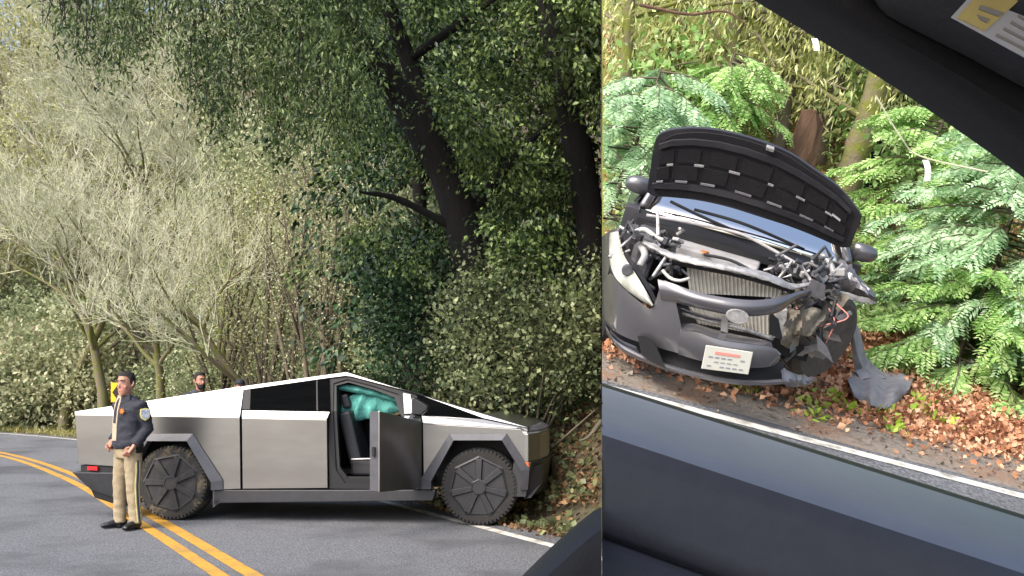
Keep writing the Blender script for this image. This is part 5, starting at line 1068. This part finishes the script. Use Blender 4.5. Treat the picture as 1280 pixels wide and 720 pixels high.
def person(name, label, loc, yaw, pose, coat, legs_m, shoes_m, head_yaw, hgt=1.78, beard=False, officer=False):
    k = hgt / 1.78; Mx = Matrix.Translation(Vector(loc)) @ Matrix.Rotation(yaw, 4, 'Z') @ Matrix.Scale(k, 4)
    # skin: head, neck, forearms, hands, torso core and legs inside the clothes, one continuous surface
    mb = MB(); tf = head_mesh(mb, (0, -.025, 1.64), head_yaw, .0, 1.02)
    mb.rings([(0, .01, .92, .13, .1), (0, .01, 1.1, .12, .09), (0, .02, 1.3, .14, .1), (0, .03, 1.42, .15, .085), (0, .03, 1.49, .06, .06)], 16)
    A = pose['arms']; Lg = pose['legs']
    for sh_, el, wr_, hd, pn in A: mb.tube([sh_, el, wr_], [.045, .04, .027], 10); hand(mb, wr_, hd, pn)
    for hp_, kn, an in Lg: mb.tube([hp_, kn, an, np.array(an) + [0, -.01, -.06]], [.07, .05, .036, .034], 10)
    body = solid(mb, name, 'skin', None, .0085, 2); body.matrix_world = Mx; tag(body, label, 'person', pose.get('group'))
    face_parts(body, tf, beard=beard)
    j = MB(); j.rings([(0, .0, .905, .192, .145), (0, .0, .95, .2, .15), (0, .0, 1.05, .192, .14), (0, .005, 1.2, .2, .138), (0, .012, 1.34, .208, .135), (0, .022, 1.42, .185, .11), (0, .03, 1.47, .13, .085), (0, .03, 1.505, .075, .07)], 24)
    for sh_, el, wr_, hd, pn in A:
        sh_, el, wr_ = map(np.array, (sh_, el, wr_)); j.tube([sh_ * [.72, 1, 1], sh_, lerp(sh_, el, .5), el, lerp(el, wr_, .5), lerp(el, wr_, .93)], [.07, .08, .07, .064, .058, .05], 14)
    jo = solid(j, 'jacket', coat, body, .011, 3, .012)
    t = MB(); t.rings([(0, .0, .80, .16, .12), (0, .0, .9, .172, .128), (0, .0, 1.0, .165, .122)], 20)
    for hp_, kn, an in Lg: t.tube([np.array(hp_) + [0, 0, .03], lerp(hp_, kn, .5), kn, lerp(kn, an, .5), np.array(an) + [0, 0, -.03]], [(.098, .105), (.092, .098), (.076, .082), (.07, .076), (.068, .078)], 14)
    solid(t, 'trousers', legs_m, body, .011, 3, .008)
    for (hp_, kn, an), (fx, fy) in zip(Lg, pose['feet']):
        s_ = MB(); an = np.array(an); f2 = np.array([fx, fy, 0]); f2 /= np.linalg.norm(f2); g = np.array([an[0], an[1], 0])
        s_.tube([g - f2 * .075 + [0, 0, .045], g - f2 * .04 + [0, 0, .055], g + f2 * .05 + [0, 0, .05], g + f2 * .13 + [0, 0, .038], g + f2 * .19 + [0, 0, .028], g + f2 * .205 + [0, 0, .024]], [(.03, .04), (.042, .052), (.045, .05), (.05, .038), (.042, .028), (.02, .014)], 14)
        s_.tube([an + [0, 0, -.09], an + [0, 0, .02]], .05, 12); solid(s_, 'shoe', shoes_m, body, .009, 2)
    return body, tf
# officer
pose = dict(arms=[((.215, .02, 1.40), (.245, .1, 1.13), (.2, -.06, .94), (-.25, -.55, -.8), (-1, .2, .1)), ((-.215, .02, 1.40), (-.24, .1, 1.13), (-.19, -.09, .98), (.3, -.6, -.6), (1, .1, .1))],
            legs=[((.095, 0, .9), (.11, -.01, .49), (.12, .02, .09)), ((-.095, 0, .9), (-.115, -.03, .49), (-.13, -.02, .09))], feet=[(.35, -1), (-.45, -1)])
pg = W(160, 661, H * F / (661 - 475.0)); OY = R_(-36)
off, tf = person('person', 'officer in dark jacket and khaki trousers standing beside the rear wheel', (pg[0], pg[1], .01), OY, pose, 'navy_cloth', 'khaki', 'leather', R_(14), 1.775)
# open jacket front: shirt and tie strip, collar, badge, patch, belt, trouser stripe
def stripf(pts, w, th, name, m, parent=off):
    b = MB(); P = [[np.array(p) + [-w[i], 0, 0], np.array(p) + [w[i], 0, 0]] for i, p in enumerate(pts)]; b.sheet(P, (0, th, 0)); return b.build(name, m, parent, smooth=False)
stripf([(-.025, -.078, 1.515), (-.03, -.108, 1.44), (-.035, -.132, 1.34), (-.04, -.143, 1.2), (-.04, -.147, 1.08), (-.04, -.152, 1.0)], [.045, .05, .045, .042, .04, .04], .02, 'shirt', 'shirt_tan')
stripf([(-.022, -.084, 1.495), (-.03, -.114, 1.44), (-.035, -.138, 1.34), (-.04, -.149, 1.2)], [.012, .018, .022, .02], .004, 'tie', 'navy_cloth')
for sx in (-1, 1):
    b = MB(); b.prism([(-.02 + sx * .012, -.088, 1.5), (-.02 + sx * .075, -.04, 1.535), (-.02 + sx * .09, -.05, 1.49), (-.02 + sx * .05, -.104, 1.43)], (0, .012, 0)); b.build('collar', 'shirt_tan', off, bevel=.003)
    b = MB(); b.prism([(-.03 + sx * .045, -.098, 1.49), (-.02 + sx * .1, -.03, 1.53), (-.02 + sx * .125, -.045, 1.46), (-.035 + sx * .06, -.128, 1.34)], (0, .014, 0)); b.build('lapel', 'navy_cloth', off, bevel=.003)
c0 = np.array([.088, -.130, 1.335]); b = MB(); st_ = []
for k in range(14): r = .042 if k % 2 == 0 else .02; a = math.pi / 2 + k * math.pi / 7; st_.append(c0 + [r * math.cos(a) * .93, r * math.cos(a) * .3, r * math.sin(a)])
b.prism(st_, (.003, -.008, 0)); b.build('badge', 'badge_gold', off)
def shield(sc_, dx, m, name):
    c1 = np.array([.303, .02, 1.30]); u = np.array([.25, 1, 0.]); u /= np.linalg.norm(u); nn = np.array([1, -.25, .12]); u = np.array([.42, .9, 0]); nn = np.array([.9, -.42, .1]); sh = [(-.052, .06), (0, .07), (.052, .06), (.056, .0), (.04, -.045), (0, -.072), (-.04, -.045), (-.056, 0)]
    b = MB(); b.prism([c1 + nn * dx + u * x * sc_ + np.array([0, 0, z * sc_]) for x, z in sh], tuple(-nn * .035)); b.build(name, m, off)
shield(1, 0, 'patch_gold', 'sleeve_patch'); shield(.8, .004, 'patch_blue', 'patch_emblem')
b = MB(); b.tube([(.18 * math.cos(a), .005 + .134 * math.sin(a), .945) for a in np.linspace(0, 2 * math.pi, 33)], (.022), 8); b.build('belt', 'leather', off, smooth=True)
b = MB(); b.box((.19, .02, .92), (.04, .09, .12)); b.build('belt_pouch', 'leather', off, bevel=.01)
for dx, m, nm in ((0, 'patch_gold', 'stripe_edge'), (.003, 'stripe_blue', 'stripe')):
    b = MB(); w = .026 if dx == 0 else .014; P = []
    for x, y, z in ((.178, .0, .93), (.192, .0, .8), (.202, -.005, .65), (.193, -.01, .49), (.192, .0, .3), (.196, .02, .08)): P.append([(x + dx, y - w, z), (x + dx + .004, y, z), (x + dx, y + w, z)])
    b.sheet(P, (-.02, 0, 0)); b.build(nm, m, off)
# bearded man and a capped man on the far side of the pickup
pose2 = dict(arms=[((.21, .02, 1.40), (.255, .05, 1.12), (.24, -.04, .88), (0, -.15, -1), (-1, 0, 0)), ((-.21, .02, 1.40), (-.255, .05, 1.12), (-.24, -.04, .88), (0, -.15, -1), (1, 0, 0))], legs=[((.095, 0, .9), (.1, -.01, .49), (.1, .02, .09)), ((-.095, 0, .9), (-.1, -.01, .49), (-.1, .02, .09))], feet=[(.15, -1), (-.15, -1)])
g = W(249, 475, 16.2); person('person', 'bearded dark haired man in grey jacket standing behind the pickup bed', (g[0], g[1], .01), R_(45), pose2, 'grey_jacket', 'navy_cloth', 'leather', R_(0), 1.805, beard=True)
g = W(300, 475, 17.5); p3, tf3 = person('person', 'capped person mostly hidden behind the pickup cab', (g[0], g[1], .01), R_(20), pose2, 'navy_cloth', 'navy_cloth', 'leather', R_(0), 1.69)
b = MB(); b.rings([tuple(tf3((0, 0, .045))) + (.088, .108), tuple(tf3((0, 0, .09))) + (.086, .104), tuple(tf3((0, 0, .135))) + (.055, .07), tuple(tf3((0, 0, .15))) + (.02, .03)], 18); b.prism([tf3((-.06, -.09, .05)), tf3((.06, -.09, .05)), tf3((.04, -.17, .04)), tf3((-.04, -.17, .04))], (0, 0, .008)); b.build('cap', 'navy_cloth', p3, smooth=True)
# ------------------------------------------------------------------ the observer's own car around the lens: door, pillar, roof lining, visor
ins = thing('observer_car_interior', 'dark car interior with door top, pillar and sun visor framing the wreck', 'car interior', Matrix.Translation((.3, .3, 0)))
io = np.array([.3, .3, 0])
def sill(name, m, rows, x0=752.5, x1=1460, nc=12, thick=None, smooth=True):
    """rows: (photo y at x=752, photo y at x=1280, distance ahead)"""
    P = []
    for yl, yr, D in rows: P.append([W(x, yl + (yr - yl) * (x - 752) / 528, D) - io for x in np.linspace(x0, x1, nc)])
    b = MB(); b.sheet(P, thick); o = b.build(name, m, ins, smooth=smooth); return o
sill('door_skin', 'rubber', [(1100, 1200, .98), (600, 760, .97), (500, 665, .93), (482, 648, .885)])
sill('window_seal', 'rubber', [(481, 646, .885), (478.5, 643.5, .87), (480, 645, .855), (485, 651, .84)])
sill('belt_ledge', 'ledge_skylit', [(484, 650, .838), (483, 649, .83), (487, 654, .80), (494, 662, .765), (503, 672, .735), (513, 683, .71), (523, 695, .69), (533, 706, .676), (543, 717, .6685)])
sill('door_panel', 'door_vinyl', [(543, 717, .6685), (556, 730, .663), (575, 748, .66), (610, 780, .659), (640, 815, .657), (662, 850, .655), (668, 858, .662), (672, 864, .664)])
sill('door_pocket', 'door_vinyl', [(671, 863, .664), (675, 868, .652), (682, 876, .643), (700, 895, .638), (740, 940, .634), (800, 1000, .63), (1000, 1200, .62)])
# cut end of the door
b = MB(); q = [W(752.5, y, D) - io for y, D in [(481, .885), (479, .87), (485, .84), (503, .735), (533, .676), (575, .66), (662, .655), (720, .636), (1000, .62), (1100, .98)]]; b.prism(q, (.0006, 0, 0)); b.build('door_end', 'rubber', ins)
# pillar
def strip_px(name, m, A, Bc, n=20, rows=7, D0=.74, D1=.66, bulge=.04, back=.025):
    a, c = curve(A, n), curve(Bc, n); P = []
    for k in range(rows):
        t = k / (rows - 1); P.append([W(*lerp(a[j], c[j], t), D0 + (D1 - D0) * t - bulge * math.sin(math.pi * t)) - io for j in range(n)])
    b = MB(); b.sheet(P, (0, back, .01)); return b.build(name, m, ins, auto=50)
PL = [(880, -52), (948, -2), (1010, 36), (1080, 79), (1150, 124), (1220, 172), (1290, 222), (1380, 290), (1470, 360)]
PU = [(1010, -80), (1088, -8), (1108, 18), (1160, 46), (1210, 71), (1250, 93), (1300, 120), (1390, 170), (1480, 222)]
strip_px('windscreen_pillar', 'headliner', PL, PU)
PV = [(1060, -230), (1120, -220), (1180, -210), (1230, -200), (1280, -190), (1330, -170), (1390, -140), (1460, -90), (1540, -30)]
strip_px('sun_visor', 'visor', PU, PV, D0=.655, D1=.52, bulge=.012, back=.02)
# label on the visor
def lab(name, m, pts, D):
    b = MB(); b.prism([W(x, y, D) - io for x, y in pts], (0, .0012, 0)); b.build(name, m, ins)
LQ = [(1189.5, 21), (1214, -6), (1330, 40), (1330, 98)]
lab('warning_label', 'label_white', LQ, .600); lab('label_panel', 'label_yellow', [(1197, 21.5), (1222, -6), (1280, -6), (1268, 6), (1231, 38.5)], .5985); 
for k in range(4): lab('label_print', 'label_grey', [(1247 + k * 9, 38 - k * 8 + 4), (1290, 58 - k * 12 + 6), (1290, 60 - k * 12 + 7), (1246 + k * 9, 40 - k * 8 + 4.5)], .5985)
lab('label_print', 'label_grey', [(1222, 18), (1238, 24), (1234, 28), (1226, 24)], .597); lab('label_print', 'label_grey', [(1226, 6), (1256, 16), (1248, 20), (1224, 11)], .597)
# unseen roof lining, added and sized to shade the door panel
b = MB(); P = [[(x, y, H + .5 - .05 * ((x - .2) / 1.0) ** 2 + (.03 if y < .2 else 0)) - io for x in np.linspace(-.9, 1.25, 11)] for y in (-1.4, -.7, -.2, .2, .42)]; b.sheet(P, (0, 0, .04)); b.build('shading_roof_lining', 'headliner', ins, smooth=True)
# dashboard corner seen at the foot of the bank
b = MB(); A = [(640, 738), (668, 709), (700, 678), (728, 653), (752, 634)]; Bc = [(660, 745), (690, 715), (715, 692), (738, 672), (752, 661)]; Cc = [(670, 800), (700, 790), (725, 780), (745, 770), (752, 760)]
def tri(name, m, A, Bc, Ds):
    n = 10; a, c = curve(A, n), curve(Bc, n); b = MB(); P = [[W(*lerp(a[j], c[j], t), D) - io for j in range(n)] for t, D in zip(np.linspace(0, 1, len(Ds)), Ds)]; b.sheet(P, (0, .06, -.01)); b.build(name, m, ins, auto=50)
tri('dash_trim', 'rubber', A, Bc, (.62, .6, .59, .585)); tri('dash_corner', 'headliner', Bc, Cc, (.584, .57, .56, .55))
